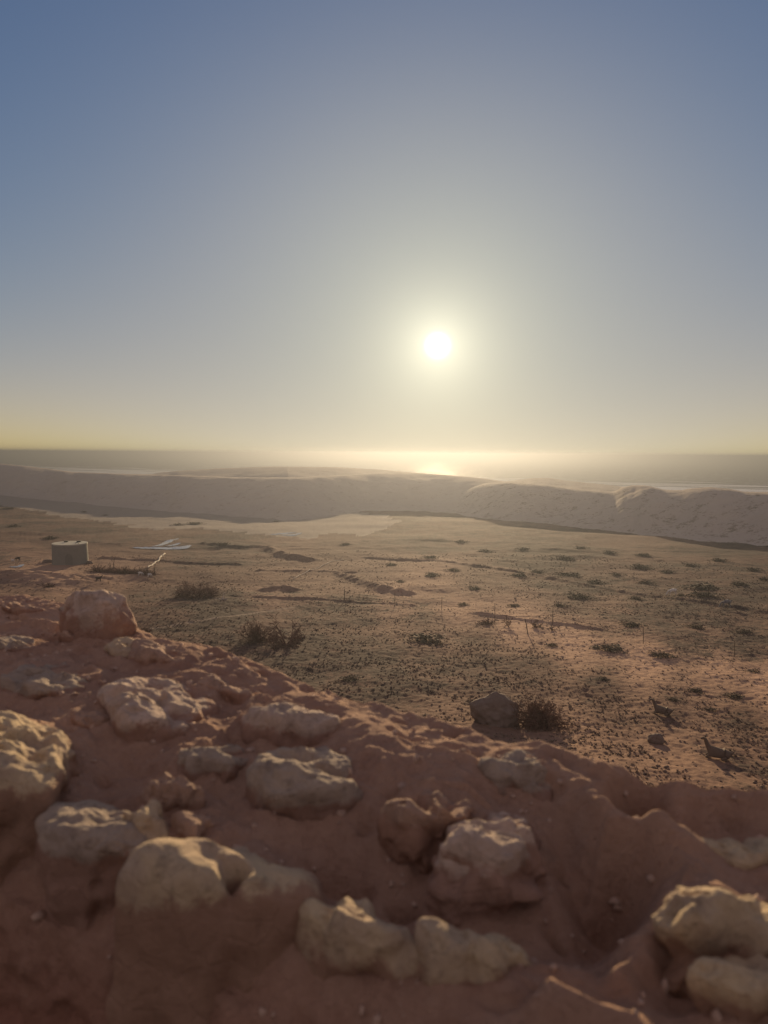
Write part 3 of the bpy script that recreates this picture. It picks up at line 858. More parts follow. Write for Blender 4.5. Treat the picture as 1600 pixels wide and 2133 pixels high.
def build_wall():
    root = empty('stone_wall', (WP[0], WP[1], -1.75))
    tag(root, 'low rubble wall of pale stones set in orange earth mortar, filling the foreground', 'wall')
    NS = 1000
    s = np.linspace(-3.6, 2.6, NS)
    ne = near_edge(s) + .012 * pn(s * 4, 0., 3.)
    q = np.concatenate([np.linspace(-1.2, -.03, 34)[:-1], np.linspace(-.03, 0, 10)[:-1], np.linspace(0, 1, 330)[:-1], np.linspace(1, 2, 150)])
    Q, SI = np.meshgrid(q, np.arange(NS), indexing='ij')
    S = s[SI]; E = ne[SI]
    topm = (Q >= 0) & (Q <= 1)
    O = outer_edge(s)[SI]
    V = np.where(Q < 0, O + Q * .06, np.where(Q <= 1, O + Q * (E - O), E + .10 * (Q - 1)))
    qs = np.clip(Q, 0, 1)
    Zt = wall_top(S, O + qs * (E - O))
    rf = sm(.80, 1.0, qs); rb = 1 - sm(.0, .035, qs)
    Zt = Zt - .045 * rf**2 - .006 * rb**2
    Z = Zt + np.where(Q < 0, Q * 1.1, 0) - np.where(Q > 1, (Q - 1) * 1.2, 0)
    V = V + np.where(Q > 1, .02 * np.sin(np.clip((Q - 1) * 14, 0, math.pi / 2)), 0)
    X0 = WP[0] + S * WA[0] + V * WN[0]; Y0 = WP[1] + S * WA[1] + V * WN[1]
    Z = Z + np.where((Q >= 0) & (Q <= 1), np.maximum(mud_rise(X0, Y0), mud_ridges(X0, Y0)) + mud_pockets(X0, Y0), 0) * (1 - sm(.9, 1, qs))
    # relief of the mud
    X = WP[0] + S * WA[0] + V * WN[0]; Y = WP[1] + S * WA[1] + V * WN[1]
    calm = .18 + .82 * sm(.04, .25, np.abs(Q))
    big = (fbm(X * 8, Y * 8, Z * 8, 4, .55) * .010 + (ridged(X * 5.5 + 3, Y * 5.5, Z * 5.5, 3) - .62) * .003) * calm
    fine = fbm(X * 38, Y * 38, Z * 38, 3) * .0042 + (ridged(X * 17, Y * 17, Z * 17, 3) - .6) * .0055
    pit = -np.maximum(0, pn(X * 22, Y * 22, Z * 22 + 4) - .48) * .045
    dsp = big + fine + pit
    front = sm(.93, 1.06, Q); backf = 1 - sm(-.02, .01, Q)
    dz = dsp * (1 - front) * (1 - backf * .9)
    dv = dsp * front * 1.5 - dsp * backf
    X = X + WN[0] * dv; Y = Y + WN[1] * dv; Z = Z + dz + WZ
    P = np.stack([X - WP[0], Y - WP[1], Z + 1.75], -1).reshape(-1, 3)
    F_ = grid_faces(*Q.shape)[:, ::-1]
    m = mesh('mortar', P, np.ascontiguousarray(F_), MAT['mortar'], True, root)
    # grit and chips stuck in the mud
    import bmesh
    bm = bmesh.new(); bmesh.ops.create_icosphere(bm, subdivisions=1, radius=1)
    bv = np.array([v.co[:] for v in bm.verts]); bf = np.array([[v.index for v in f.verts] for f in bm.faces]); bm.free()
    r_ = np.random.RandomState(4)
    cand = np.where(((Q > .0) & (Q < 1.5) & (S > -2.2) & (S < 1.0)).ravel())[0]
    pick = r_.choice(cand, 2600, replace=False)
    sz = .0011 + .0075 * r_.uniform(0, 1, len(pick))**4
    gv = bv[None] * sz[:, None, None] * r_.uniform(.55, 1.25, (len(pick), len(bv), 1)) * r_.uniform(.6, 1.3, (len(pick), 1, 3)) + P[pick][:, None, :]
    gf = bf[None] + (np.arange(len(pick)) * len(bv))[:, None, None]
    g = mesh('grit', gv.reshape(-1, 3), gf.reshape(-1, 3), MAT['grit'], True, root)
    g['kind'] = 'stuff'
    return root


wall = build_wall()


def stone(pl, poly, H, mat, seed, skirt=.05, pw=3.0, rough=1.0, hole=None, zb=None, lump=1.0, mud=.5, bulge=.0, label=None, tiltv=-.22, tiltu=.0, up=.45):
    """a stone set in the wall; poly is its outline in the picture, H its rise over the mud"""
    c, R, base = pl
    th = TH
    NR, NK = 76, 26
    size = R.mean()
    r = np.linspace(0.0, 1, NR)**.8
    RR, TI = np.meshgrid(r, np.arange(NA), indexing='ij')
    pw = pw * 1.7
    dome = (1 - RR**pw)
    dome = np.clip(dome, 0, 1)**.5
    Xl = RR * R[TI] * np.cos(th[TI]); Yl = RR * R[TI] * np.sin(th[TI])
    Zl = H * dome
    kk = np.linspace(0, 1, NK + 1)[1:]
    K, TK = np.meshgrid(kk, np.arange(NA), indexing='ij')
    bf = 1 + bulge * np.sin(np.pi * np.minimum(K * 1.3, 1)) - .12 * K * (skirt < .1)
    Xk = R[TK] * bf * np.cos(th[TK]); Yk = R[TK] * bf * np.sin(th[TK]); Zk = -K * skirt
    X = np.concatenate([Xl, Xk]); Y = np.concatenate([Yl, Yk]); Z = np.concatenate([Zl, Zk])
    # tilt towards the camera side
    Z = Z + tiltv * (X * -WN[0] + Y * -WN[1]) * (Z > -.001) + tiltu * (X * WA[0] + Y * WA[1]) * (Z > -.001)
    sc_ = 1 / size
    nx = X * 1.0; ny = Y * 1.0; nz = Z * 1.0
    # outward direction
    ox = X / (size**2); oy = Y / (size**2); oz = np.maximum(Z, 0) / (H * size + 1e-6) + .3 / size * (Z >= 0)
    on = np.sqrt(ox**2 + oy**2 + oz**2) + 1e-9; ox /= on; oy /= on; oz /= on
    dsp = fbm(nx * 1.3 * sc_ + seed, ny * 1.3 * sc_, nz * 1.3 * sc_ + seed, 2) * min(size, .09) * .13 * lump
    dsp = dsp + (ridged(nx * 16 + seed, ny * 16, nz * 16, 3) - .62) * .011 * rough
    dsp = dsp + fbm(nx * 55 + seed, ny * 55, nz * 55, 3) * .0018 * rough
    dsp = dsp + fbm(nx * 12 + seed, ny * 12, nz * 12 + 7, 3) * .011 * rough
    dsp = dsp - np.maximum(0, pn(nx * 19 + seed, ny * 19, nz * 19) - .12) * .032 * rough
    dsp = dsp - np.maximum(0, pn(nx * 46 + seed, ny * 46, nz * 46) - .35) * .018 * rough
    X = X + ox * dsp; Y = Y + oy * dsp; Z = Z + oz * dsp
    if hole is not None:
        hx, hy = on_wall(hole[0], hole[1], base + H * .8); hx -= c[0]; hy -= c[1]
        hd = np.hypot(X - hx, Y - hy)
        g = np.exp(-(hd / hole[2])**2 * 1.2) * (Z > 0)
        Z = Z - g * hole[3]
    mudm = np.clip(1 - (Z - H * .15) / max(H * .8, .02), 0, 1.3) * (.62 + mud)
    V = np.stack([X + c[0] - WP[0], Y + c[1] - WP[1], Z + base + WZ + 1.75], -1).reshape(-1, 3)
    nrow = NR + NK
    F_ = np.ascontiguousarray(grid_faces(nrow, NA, True))
    # close the underside
    last = (nrow - 1) * NA
    cen = V[last:last + NA].mean(0)
    V = np.concatenate([V, cen[None]])
    A = np.concatenate([np.stack([mudm, mudm, mudm], -1).reshape(-1, 3), [[1, 1, 1]]])
    o = mesh('stone', V, F_, MAT[mat], True, wall, {'mask': A})
    import bmesh
    bm = bmesh.new(); bm.from_mesh(o.data); bm.verts.ensure_lookup_table()
    for i in range(NA):
        try: bm.faces.new((bm.verts[last + i], bm.verts[last + (i + 1) % NA], bm.verts[len(V) - 1]))
        except ValueError: pass
    bmesh.ops.remove_doubles(bm, verts=bm.verts[:NA * 2], dist=1e-5)
    bmesh.ops.recalc_face_normals(bm, faces=bm.faces)
    for f in bm.faces: f.smooth = True
    bm.to_mesh(o.data); bm.free()
    if label: o['label'] = label
    return o


for k_, p_ in zip(STONES, PLANS): stone(p_, **k_)


# ------------------------------------------------------------------ rocks on the plain
def blob(name, loc, dims, mat, seed, sub=5, amp=.22, peak=None, rz=0.0):
    import bmesh
    bm = bmesh.new(); bmesh.ops.create_icosphere(bm, subdivisions=sub, radius=1)
    V = np.array([v.co[:] for v in bm.verts])
    n = fbm(V[:, 0] * 1.1 + seed, V[:, 1] * 1.1, V[:, 2] * 1.1, 3) * amp + (ridged(V[:, 0] * 2.3 + seed, V[:, 1] * 2.3, V[:, 2] * 2.3, 3) - .6) * amp * .55 + fbm(V[:, 0] * 7, V[:, 1] * 7 + seed, V[:, 2] * 7, 2) * amp * .15
    V = V * (1 + n)[:, None]
    if peak is not None:
        V[:, 2] += peak[2] * np.exp(-((V[:, 0] - peak[0])**2 + (V[:, 1] - peak[1])**2) / .18) * (V[:, 2] > 0)
    V = V * np.array(dims) / 2
    V[:, 2] = np.maximum(V[:, 2], -dims[2] * .22)
    for v, c in zip(bm.verts, V): v.co = c
    for f in bm.faces: f.smooth = True
    me = bpy.data.meshes.new(name); bm.to_mesh(me); bm.free(); me.materials.append(mat)
    o = bpy.data.objects.new(name, me); C.objects.link(o); o.location = loc; o.rotation_euler = (0, 0, rz)
    return o


def gpt(px, py): return hit(px, py, G)


def mpp(p): return float((np.array(p) @ MN)[2] * -1) / F      # metres per picture unit at a point


p = gpt(1032, 1505); q = mpp(p)
tag(blob('boulder', (p[0], p[1], p[2] + .35), (100 * q, 75 * q, 78 * q), MAT['rock'], 3.3, peak=(.05, 0, .35)), 'big reddish brown boulder with a peaked top beside the dry bush near the wall', 'boulder')
p = gpt(1366, 1546); q = mpp(p)
tag(blob('rock', (p[0], p[1], p[2] + .12), (33 * q, 26 * q, 26 * q), MAT['rock'], 8.3, 4), 'small dark rounded rock between the two resting goats', 'rock')
for i, (px, py, w, lab) in enumerate([(100, 1171, 22, 'low dark block of rubble against the left foot of the cistern'), (187, 1174, 14, 'small dark rock at the right foot of the cistern')]):
    p = gpt(px, py); q = mpp(p)
    tag(blob('rock', (p[0], p[1], p[2] + .1), (w * q, w * q * .8, 9 * q), MAT['rock'], 5.1 + i, 4), lab, 'rock')

# ------------------------------------------------------------------ cistern
def cistern():
    p = gpt(147, 1177); q = mpp(p); R_ = 35.5 * q; H_ = 41 * q
    c = np.array([p[0], p[1]]); dirc = c / np.hypot(*c); c = c + dirc * R_
    z0 = float(G(c[0] - dirc[0] * R_, c[1] - dirc[1] * R_)) - .05
    root = empty('water_cistern', (c[0], c[1], z0))
    tag(root, 'squat round pale cistern with a flat roof standing alone on the plain at left', 'cistern')
    n = 72; V = []; rows = [(-.7, 1.02), (0, 1.02), (.12, 1.005), (.5, .995), (.85, .99), (1.0, .985)]
    for t_, k2 in rows:
        for j in range(n):
            a = 2 * math.pi * j / n
            rr = R_ * k2 * (1 + .008 * math.sin(3 * a + 4 * t_) + .004 * math.sin(9 * a))
            V.append((rr * math.cos(a), rr * math.sin(a), max(t_ * H_, -.7)))
    mesh('wall', V, grid_faces(len(rows), n, True), MAT['cement'], True, root)
    m = MB(); m.tube([(0, 0, H_ - .02), (0, 0, H_ + .16)], [R_ * .998, R_ * .992], 72)
    m.build('roof_slab', MAT['cement_lit'], root)
    for dx, dy, rr in ((-.38, .35, .30), (.36, .42, .34)):
        m = MB(); m.box((dx * R_, dy * R_, H_ + .16 + .09), (rr * 1.6, rr * 1.4, .18)); h = m.build('hatch', MAT['dark'], root)
        m = MB(); m.box((dx * R_ + .02, dy * R_, H_ + .16 + .20), (rr * 1.9, rr * 1.6, .05)); m.build('lid', MAT['cement_dark'], h)
    m = MB()
    for k2 in (-.22, .22): m.tube([(.62 * R_ + k2, -.45 * R_, H_ + .1), (.62 * R_ + k2, -.45 * R_, H_ + .34)], .03, 5)
    m.tube([(.62 * R_ - .22, -.45 * R_, H_ + .34), (.62 * R_ + .22, -.45 * R_, H_ + .34)], .03, 5)
    m.build('ladder_rail', MAT['wire'], root)
    # darker arched patch where an opening was closed, following the curve of the wall
    V = []; A0 = math.atan2(-dirc[1], -dirc[0])
    cols, rws = 14, 10
    for i in range(rws):
        for j in range(cols):
            u_ = j / (cols - 1) * 2 - 1; w_ = i / (rws - 1)
            hw = .20 * math.sqrt(max(0.02, 1 - max(0, w_ - .6)**2 / .17))
            a = A0 - .08 + u_ * hw
            rr = R_ * 1.016 + .012
            V.append((rr * math.cos(a), rr * math.sin(a), -.1 + w_ * H_ * .62))
    mesh('closed_opening', V, grid_faces(rws, cols), MAT['cement_dark'], True, root)
    return c, R_


cistern()

# ------------------------------------------------------------------ hoses, puddles
def ribbon(name, pts, width, mat, lift=.03, n=60):
    W = hitxy(pts, G); t = np.linspace(0, len(W) - 1, n)
    X = np.interp(t, np.arange(len(W)), W[:, 0]); Y = np.interp(t, np.arange(len(W)), W[:, 1])
    tx = np.gradient(X); ty = np.gradient(Y); l = np.hypot(tx, ty) + 1e-9; nx, ny = -ty / l, tx / l
    prof = np.sin(np.linspace(.03, math.pi - .03, n))**.6 * width / 2 * (1 + .35 * pn(t * 2.3, 1.1, 7.7))
    V = []; K = 9
    for k2 in np.linspace(-1, 1, K):
        x = X + nx * prof * k2; y = Y + ny * prof * k2
        V.append(np.stack([x, y, G(x, y, True) + lift], -1))
    V = np.array(V).reshape(-1, 3)
    o = mesh(name, V, np.ascontiguousarray(grid_faces(K, n)), mat)
    tag(o, kind='structure'); return o


for pts, w in [([(276, 1141), (310, 1142), (350, 1143), (382, 1141), (397, 1136)], 2.4), ([(318, 1139), (338, 1135), (352, 1128), (372, 1122)], 1.5), ([(345, 1138), (362, 1136), (376, 1131)], 1.2),
               ([(564, 1114), (590, 1112), (618, 1109)], 1.8), ([(585, 1115), (610, 1115), (629, 1110)], 1.6), ([(20, 1181), (38, 1181), (49, 1176)], 1.0)]:
    ribbon('puddle', pts, w, MAT['puddle'], .06)


def hose(pts, r, label):
    W = [hit(a, b, G) for a, b in pts]; P = []
    for a, b in zip(W[:-1], W[1:]):
        for t in np.linspace(0, 1, 9)[:-1]:
            x, y = a[0] + (b[0] - a[0]) * t, a[1] + (b[1] - a[1]) * t
            P.append((x + .10 * math.sin(t * 9 + a[0]), y, float(G(x, y)) + r + .06))
    m = MB(); m.tube(P, r, 8); tag(m.build('hose', MAT['hose'], None, True), label, 'hose', 'pale hoses lying across the plain')


hose([(307, 1184), (320, 1176), (331, 1169), (336, 1160), (345, 1154)], .11, 'pale hose curving away from the right end of the brush enclosure')
hose([(610, 1207), (640, 1191), (664, 1184), (690, 1171), (722, 1165)], .045, 'thin pale hose stretched over the sandy track in mid plain')

# ------------------------------------------------------------------ fence
def fence():
    posts = [(718, 1250, 23), (823, 1258, 24), (920, 1270, 26), (1031, 1300, 44), (1151, 1300, 36), (1340, 1340, 34), (1530, 1368, 34)]
    W = [gpt(a, b) for a, b, h in posts]
    root = empty('wire_fence', tuple(W[0]))
    tag(root, 'thin wire fence on widely spaced stakes crossing the middle of the plain', 'fence')
    tops = []
    for i, ((a, b, h), w) in enumerate(zip(posts, W)):
        H_ = h * mpp(w); w = np.array(w)
        m = MB(); o_ = w - W[0]; r = .05 if i == 0 else .03
        lean = random.uniform(-.05, .05)
        m.tube([(o_[0], o_[1], o_[2] - .3), (o_[0] + lean * .5, o_[1], o_[2] + H_ * .5), (o_[0] + lean, o_[1], o_[2] + H_)], [r, r * .9, r * .8], 7)
        m.build('post', MAT['post'], root); tops.append((o_, H_))
    for fr in (.55, .85):
        m = MB(); P = []
        for (a, ha), (b, hb) in zip(tops[:-1], tops[1:]):
            for t in np.linspace(0, 1, 10)[:-1]:
                P.append((a[0] + (b[0] - a[0]) * t, a[1] + (b[1] - a[1]) * t, a[2] + (b[2] - a[2]) * t + fr * 1.1 - .25 * math.sin(math.pi * t)))
        m.tube(P, .010, 4); m.build('wire', MAT['wire'], root)


fence()

# ------------------------------------------------------------------ dry bushes
def grow(m, tw, p, d, length, r, depth, spread, droop=.0, seg=4):
    pts = [p]; rad = [r]; q = Vector(p); dd = Vector(d).normalized()
    for i in range(seg):
        dd = (dd + Vector((random.gauss(0, .22), random.gauss(0, .22), random.gauss(0, .16) - droop))).normalized()
        q = q + dd * length / seg
        if q.z < .03: q.z = .03
        pts.append(tuple(q)); rad.append(max(r * (1 - .5 * (i + 1) / seg), .017))
    (m if depth > 1 else tw).tube(pts, rad, 5 if depth > 1 else 3, cap=depth > 1)
    if depth == 0: return
    for _ in range(random.choice((2, 3, 3))):
        i = random.randint(1, seg); nd = dd + Vector((random.gauss(0, spread), random.gauss(0, spread), random.gauss(.12, spread * .6)))
        grow(m, tw, pts[i], nd, length * random.uniform(.55, .8), rad[i] * .62, depth - 1, spread, droop, seg)


def dry_bush(px, py, w, h, label, n=9, depth=3, mat='twig', flat=.5, group=None, r=.035, name='dry_bush', cat='dry bush', droop=.05):
    p = gpt(px, py); q = mpp(p); Wm, Hm = w * q, h * q
    root = empty(name, tuple(p)); tag(root, label, cat, group)
    m = MB(); tw = MB()
    for i in range(n):
        kb = 1 if n > 11 else .05
        bx, by = kb * random.uniform(-.33, .33) * Wm, kb * random.uniform(-.2, .2) * Wm * .6
        a = random.uniform(0, 2 * math.pi)
        d = (math.cos(a) * flat + bx / Wm * 1.2, math.sin(a) * flat, random.uniform(.3, 1.0))
        grow(m, tw, (bx, by, -.05), d, Hm * random.uniform(.45, .75), r * random.uniform(.7, 1.2), depth, .6, droop)
    zs = [v[2] for v in m.v + tw.v]; xs = [v[0] for v in m.v + tw.v]
    kz = Hm / max(max(zs), .01); kx = Wm / max(max(xs) - min(xs), .01)
    for mb in (m, tw): mb.v = [(x * kx, y * kx, z * kz if z > 0 else z) for x, y, z in mb.v]
    m.build('branches', MAT[mat], root); tw.build('twigs', MAT[mat], root)
    return root


dry_bush(405, 1243, 118, 38, 'wide tangled heap of dead brush in the plain right of the cistern', n=60, depth=3, flat=.8, r=.06)
dry_bush(463, 1250, 34, 14, 'bleached dead branch lying at the right end of the brush heap', n=4, depth=2, mat='twig_pale', flat=1.2, r=.05, name='dead_branch', cat='branch')
dry_bush(532, 1335, 84, 62, 'tall dense leafless bush with crooked branches below the trodden path', n=30, depth=4, flat=.45, r=.085)
dry_bush(596, 1345, 100, 62, 'open leafless bush with long bare limbs leaning right', n=11, depth=4, flat=1.0, r=.08)
dry_bush(622, 1330, 36, 18, 'dark knot of dead wood at the right foot of the open bush', n=12, depth=2, flat=.9, r=.06)
dry_bush(1120, 1512, 150, 72, 'reddish leafless bush beside the big boulder just over the wall', n=60, depth=4, flat=.7, r=.04)
dry_bush(303, 1317, 42, 26, 'small tangle of dark dead wood seen just right of the tall wall stone', n=18, depth=2, flat=.8, r=.07)
dry_bush(1018, 1300, 40, 14, 'low dead shrub with curled twigs left of the thin fence stake', n=9, depth=2, flat=.9, r=.04)
dry_bush(1060, 1306, 26, 28, 'upright dead shrub with twisted stems on the sandy band', n=6, depth=3, flat=.4, r=.04)
dry_bush(1112, 1306, 26, 18, 'thin scraggly dead shrub right of the leaning stake', n=6, depth=3, flat=.6, r=.03)
dry_bush(1150, 1312, 18, 9, 'tiny bent dead shrub, rightmost on the sandy band', n=4, depth=2, flat=.9, r=.04)
dry_bush(100, 1222, 36, 14, 'low dead shrub with one upright stem below the cistern', n=8, depth=2, flat=.9, r=.05)
p = gpt(1100, 1320); q = mpp(p)
m = MB(); m.tube([(0, 0, -.3), (-.12, 0, 15 * q), (-.30, 0, 32 * q)], [.05, .04, .03], 6)
st = m.build('stake', MAT['post']); st.location = tuple(p); tag(st, 'bare wooden stake leaning left among the dead shrubs', 'stake')


def enclosure():
    a = gpt(192, 1190); b = gpt(318, 1199)
    root = empty('brush_enclosure', tuple(a)); tag(root, 'long low heap of dark brush and stakes right of the cistern', 'brush fence')
    m = MB(); tw = MB(); L_ = b - a
    for i in range(300):
        t = random.random(); x = L_[0] * t; y = L_[1] * t + random.uniform(-.4, .6)
        z = float(G(a[0] + x, a[1] + y)) - a[2]
        an = random.uniform(0, 6.28)
        sub = MB(); s2 = MB()
        grow(sub, s2, (0, 0, 0), (math.cos(an), math.sin(an) * .6, random.uniform(.1, 1.0)), random.uniform(.5, 1.1), .06, 1, .6, .05, 3)
        for src, dst in ((sub, m), (s2, tw)):
            base = len(dst.v); dst.v += [(x + vx, y + vy, z + min(vz * 1.1, 1.25)) for vx, vy, vz in src.v]; dst.f += [tuple(base + k2 for k2 in f) for f in src.f]
    m.build('branches', MAT['twig'], root); tw.build('twigs', MAT['twig'], root)
    for px, hh in ((192, 10), (202, 16), (229, 20), (237, 30), (262, 12), (290, 14), (321, 24)):
        t = (px - 192) / 126; x, y = L_[0] * t, L_[1] * t + .5
        z = float(G(a[0] + x, a[1] + y)) - a[2]; H_ = hh * mpp(a)
        s_ = MB(); s_.tube([(x, y, z - .3), (x + random.uniform(-.1, .1), y, z + H_ * .5), (x + random.uniform(-.15, .15), y, z + H_)], [.05, .045, .03], 6)
        s_.build('stake', MAT['post'], root)


enclosure()

# ------------------------------------------------------------------ goats
def goat(px, py, pose, mat, label, length=1.0, head='L', horns=True, name='goat', rz=0.0):
    p = gpt(px, py)
    root = empty(name, (p[0], p[1], p[2] + .0), rz); tag(root, label, 'goat')
    sx = -1 if head == 'L' else 1
    lie = pose == 'lying'; zt = -.36 if lie else 0.
    J = [(-.36, 0, .62 + zt, .16), (-.05, 0, .58 + zt, .19), (.25, 0, .60 + zt, .16)]
    if pose == 'grazing': J += [(.42, 0, .55, .09), (.56, 0, .30, .06), (.62, 0, .16, .065), (.72, 0, .04, .035)]; hd = (.62, .16)
    elif lie: J += [(.36, 0, .42, .10), (.46, 0, .64, .078), (.50, 0, .76, .078), (.66, 0, .70, .042)]; hd = (.50, .76)
    else: J += [(.38, 0, .72, .10), (.50, 0, .92, .065), (.55, 0, 1.0, .065), (.70, 0, .94, .035)]; hd = (.55, 1.0)
    E = [(i, i + 1) for i in range(6)]

    def chain(root_i, pts):
        prev = root_i
        for q_ in pts: J.append(q_); E.append((prev, len(J) - 1)); prev = len(J) - 1
    for sy in (-1, 1):
        if lie:
            chain(2, [(.30, sy * .12, .14, .06), (.46, sy * .13, .05, .032), (.30, sy * .14, .03, .025)])
            chain(0, [(-.30, sy * .15, .14, .09), (-.10, sy * .17, .07, .045), (-.32, sy * .19, .04, .028)])
        else:
            chain(2, [(.25, sy * .10, .45, .06), (.27, sy * .10, .27, .034), (.26, sy * .10, .07, .024), (.29, sy * .10, .02, .028)])
            chain(0, [(-.32, sy * .11, .46, .075), (-.27, sy * .11, .36, .05), (-.42, sy * .10, .24, .030), (-.38, sy * .10, .06, .024), (-.35, sy * .10, .02, .028)])
    chain(0, [(-.50, 0, .68 + zt, .035), (-.56, 0, .78 + zt, .018)])
    me = bpy.data.meshes.new('body'); k2 = length
    me.from_pydata([(sx * x * k2, y * k2, z * k2) for x, y, z, r in J], E, [])
    o = bpy.data.objects.new('body', me); C.objects.link(o); o.parent = root; me.materials.append(MAT[mat])
    sk = o.modifiers.new('skin', 'SKIN'); sk.use_smooth_shade = True
    for i, (x, y, z, r) in enumerate(J):
        d_ = me.skin_vertices[0].data[i]; d_.radius = (r * k2, r * k2); d_.use_root = (i == 1)
    sb = o.modifiers.new('sub', 'SUBSURF'); sb.levels = sb.render_levels = 2
    for sy in (-1, 1):
        m = MB(); hx, hz = hd
        m.tube([(sx * (hx - .01) * k2, sy * .05 * k2, (hz + .03) * k2), (sx * (hx - .03) * k2, sy * .12 * k2, (hz + .02) * k2), (sx * (hx - .04) * k2, sy * .17 * k2, (hz - .02) * k2)], [.018 * k2, .026 * k2, .006 * k2], 6)
        m.build('ear', MAT[mat], root, True)
        if horns:
            m = MB(); m.tube([(sx * hx * k2, sy * .03 * k2, (hz + .05) * k2), (sx * (hx - .05) * k2, sy * .04 * k2, (hz + .14) * k2), (sx * (hx - .14) * k2, sy * .06 * k2, (hz + .17) * k2)], [.016 * k2, .012 * k2, .004 * k2], 6)
            m.build('horn', MAT['horn'], root, True)


goat(1380, 1489, 'lying', 'goat_tan', 'tan goat resting on the plain with its neck upright, upper of the pair at right', 1.0, 'L', False, rz=-.5)
goat(1496, 1581, 'lying', 'goat_tan', 'tan goat resting with raised tail, nearest goat to the wall at lower right', 1.08, 'L', True, rz=-.45)
goat(206, 1212, 'standing', 'goat_dark', 'small dark goat walking right in front of the brush enclosure', .85, 'R', False)
goat(37, 1169, 'grazing', 'goat_dark', 'dark goat grazing at far left beside the white goat', .95, 'L', False)
goat(27, 1171, 'standing', 'goat_white', 'small white goat at the far left edge, left of the dark grazing goat', .6, 'L', False)
goat(293, 1199, 'grazing', 'goat_white', 'white goat nosing at the brush enclosure, left one of two', .7, 'R', False, rz=.6)
goat(312, 1202, 'grazing', 'goat_white', 'white goat at the right end of the brush enclosure', .7, 'R', False, rz=1.)
goat(1400, 1240, 'grazing', 'goat_white', 'white goat with lowered head far out among the dark shrubs', 1.1, 'L', False)
goat(1512, 1266, 'grazing', 'goat_grey', 'grey goat grazing far out near the right edge', 1.15, 'L', False)

# ------------------------------------------------------------------ low shrubs of the plain
def shrub_mesh(seed):
    r = np.random.RandomState(seed); n = 420
    th = r.uniform(0, 2 * np.pi, n); ph = np.arccos(r.uniform(0, 1, n)); rr = r.uniform(.1, 1.25, n)**.6
    lob = 1 + .35 * np.sin(th * 3 + seed) * np.sin(ph)
    c = np.stack([np.sin(ph) * np.cos(th) * rr * lob, np.sin(ph) * np.sin(th) * rr * lob, np.cos(ph) * rr * (.75 + .25 * np.sin(th * 2 + seed))], -1)
    d1 = r.normal(size=(n, 3)); d1 /= np.linalg.norm(d1, axis=1)[:, None]; d2 = np.cross(d1, r.normal(size=(n, 3))); d2 /= np.linalg.norm(d2, axis=1)[:, None]
    s_ = r.uniform(.08, .17, n)[:, None]
    V = np.stack([c - d1 * s_, c + d1 * s_, c + d2 * s_ * .9], 1).reshape(-1, 3)
    V[:, 2] = np.maximum(V[:, 2], -.08)
    me = bpy.data.meshes.new('low_shrub'); me.from_pydata(V.tolist(), [], np.arange(n * 3).reshape(-1, 3).tolist()); me.materials.append(MAT['scrub'])
    return me


SM = [shrub_mesh(i) for i in range(5)]
SHR = [(900, 1200, 46), (835, 1213, 26), (815, 1178, 30), (895, 1163, 34), (1010, 1150, 34), (1177, 1165, 44), (1185, 1200, 54), (1080, 1200, 46), (1335, 1183, 50), (1465, 1241, 62), (1418, 1241, 24), (1315, 1303, 50), (1240, 1349, 22), (1272, 1353, 60), (1378, 1367, 54), (890, 1336, 96), (1150, 1345, 26), (1072, 1263, 28), (1167, 1263, 30), (1325, 1248, 30), (1540, 1218, 40), (1592, 1208, 30), (1450, 1307, 40), (990, 1227, 34), (1120, 1193, 34), (965, 1260, 26), (945, 1189, 30), (1390, 1193, 34), (1210, 1143, 34), (1340, 1158, 34), (1270, 1152, 30), (27, 1097, 30), (105, 1122, 34), (465, 1134, 26), (17, 1060, 28), (175, 1067, 18), (370, 1094, 24), (575, 1087, 14), (220, 1074, 14), (730, 1416, 44), (300, 1054, 12), (1500, 1170, 40), (1570, 1188, 36), (1440, 1180, 34), (1550, 1318, 40), (1240, 1215, 40), (1285, 1198, 30), (1345, 1215, 34), (960, 1130, 30), (1090, 1145, 30), (720, 1135, 24), (1402, 1458, 30), (1450, 1440, 34), (1530, 1452, 40), (1480, 1480, 30), (1570, 1400, 30), (1255, 1415, 26)]
special = {(1205, 1244, 58): ('round grey green shrub, largest alone in the middle of the right plain', 1.), (1465, 1225, 88): ('broad dark shrub patch far out above the white goat on the right', .6), (405, 1092, 40): ('low shrub on a sandy hump by the pale strip at left', .6)}
ALL = [(a, None) for a in SHR] + list(special.items())
def shrub_label(px, py, w):
    where = ('on the slope beyond the cistern' if px < 300 else 'near the pale sand strip' if px < 700 else
             'below the foot of the dune ridge' if py < 1165 else 'at the right edge of the plain' if px > 1430 and py < 1400 else
             'near the two resting goats' if py > 1400 and px > 1200 else 'beside the bare sandy band' if py > 1290 else
             'behind the wire fence' if px < 1100 else 'in the middle of the right plain')
    size = 'tiny' if w < 25 else 'small' if w < 34 else 'mid sized' if w < 46 else 'broad'
    return '%s dark shrub %s' % (size, where)


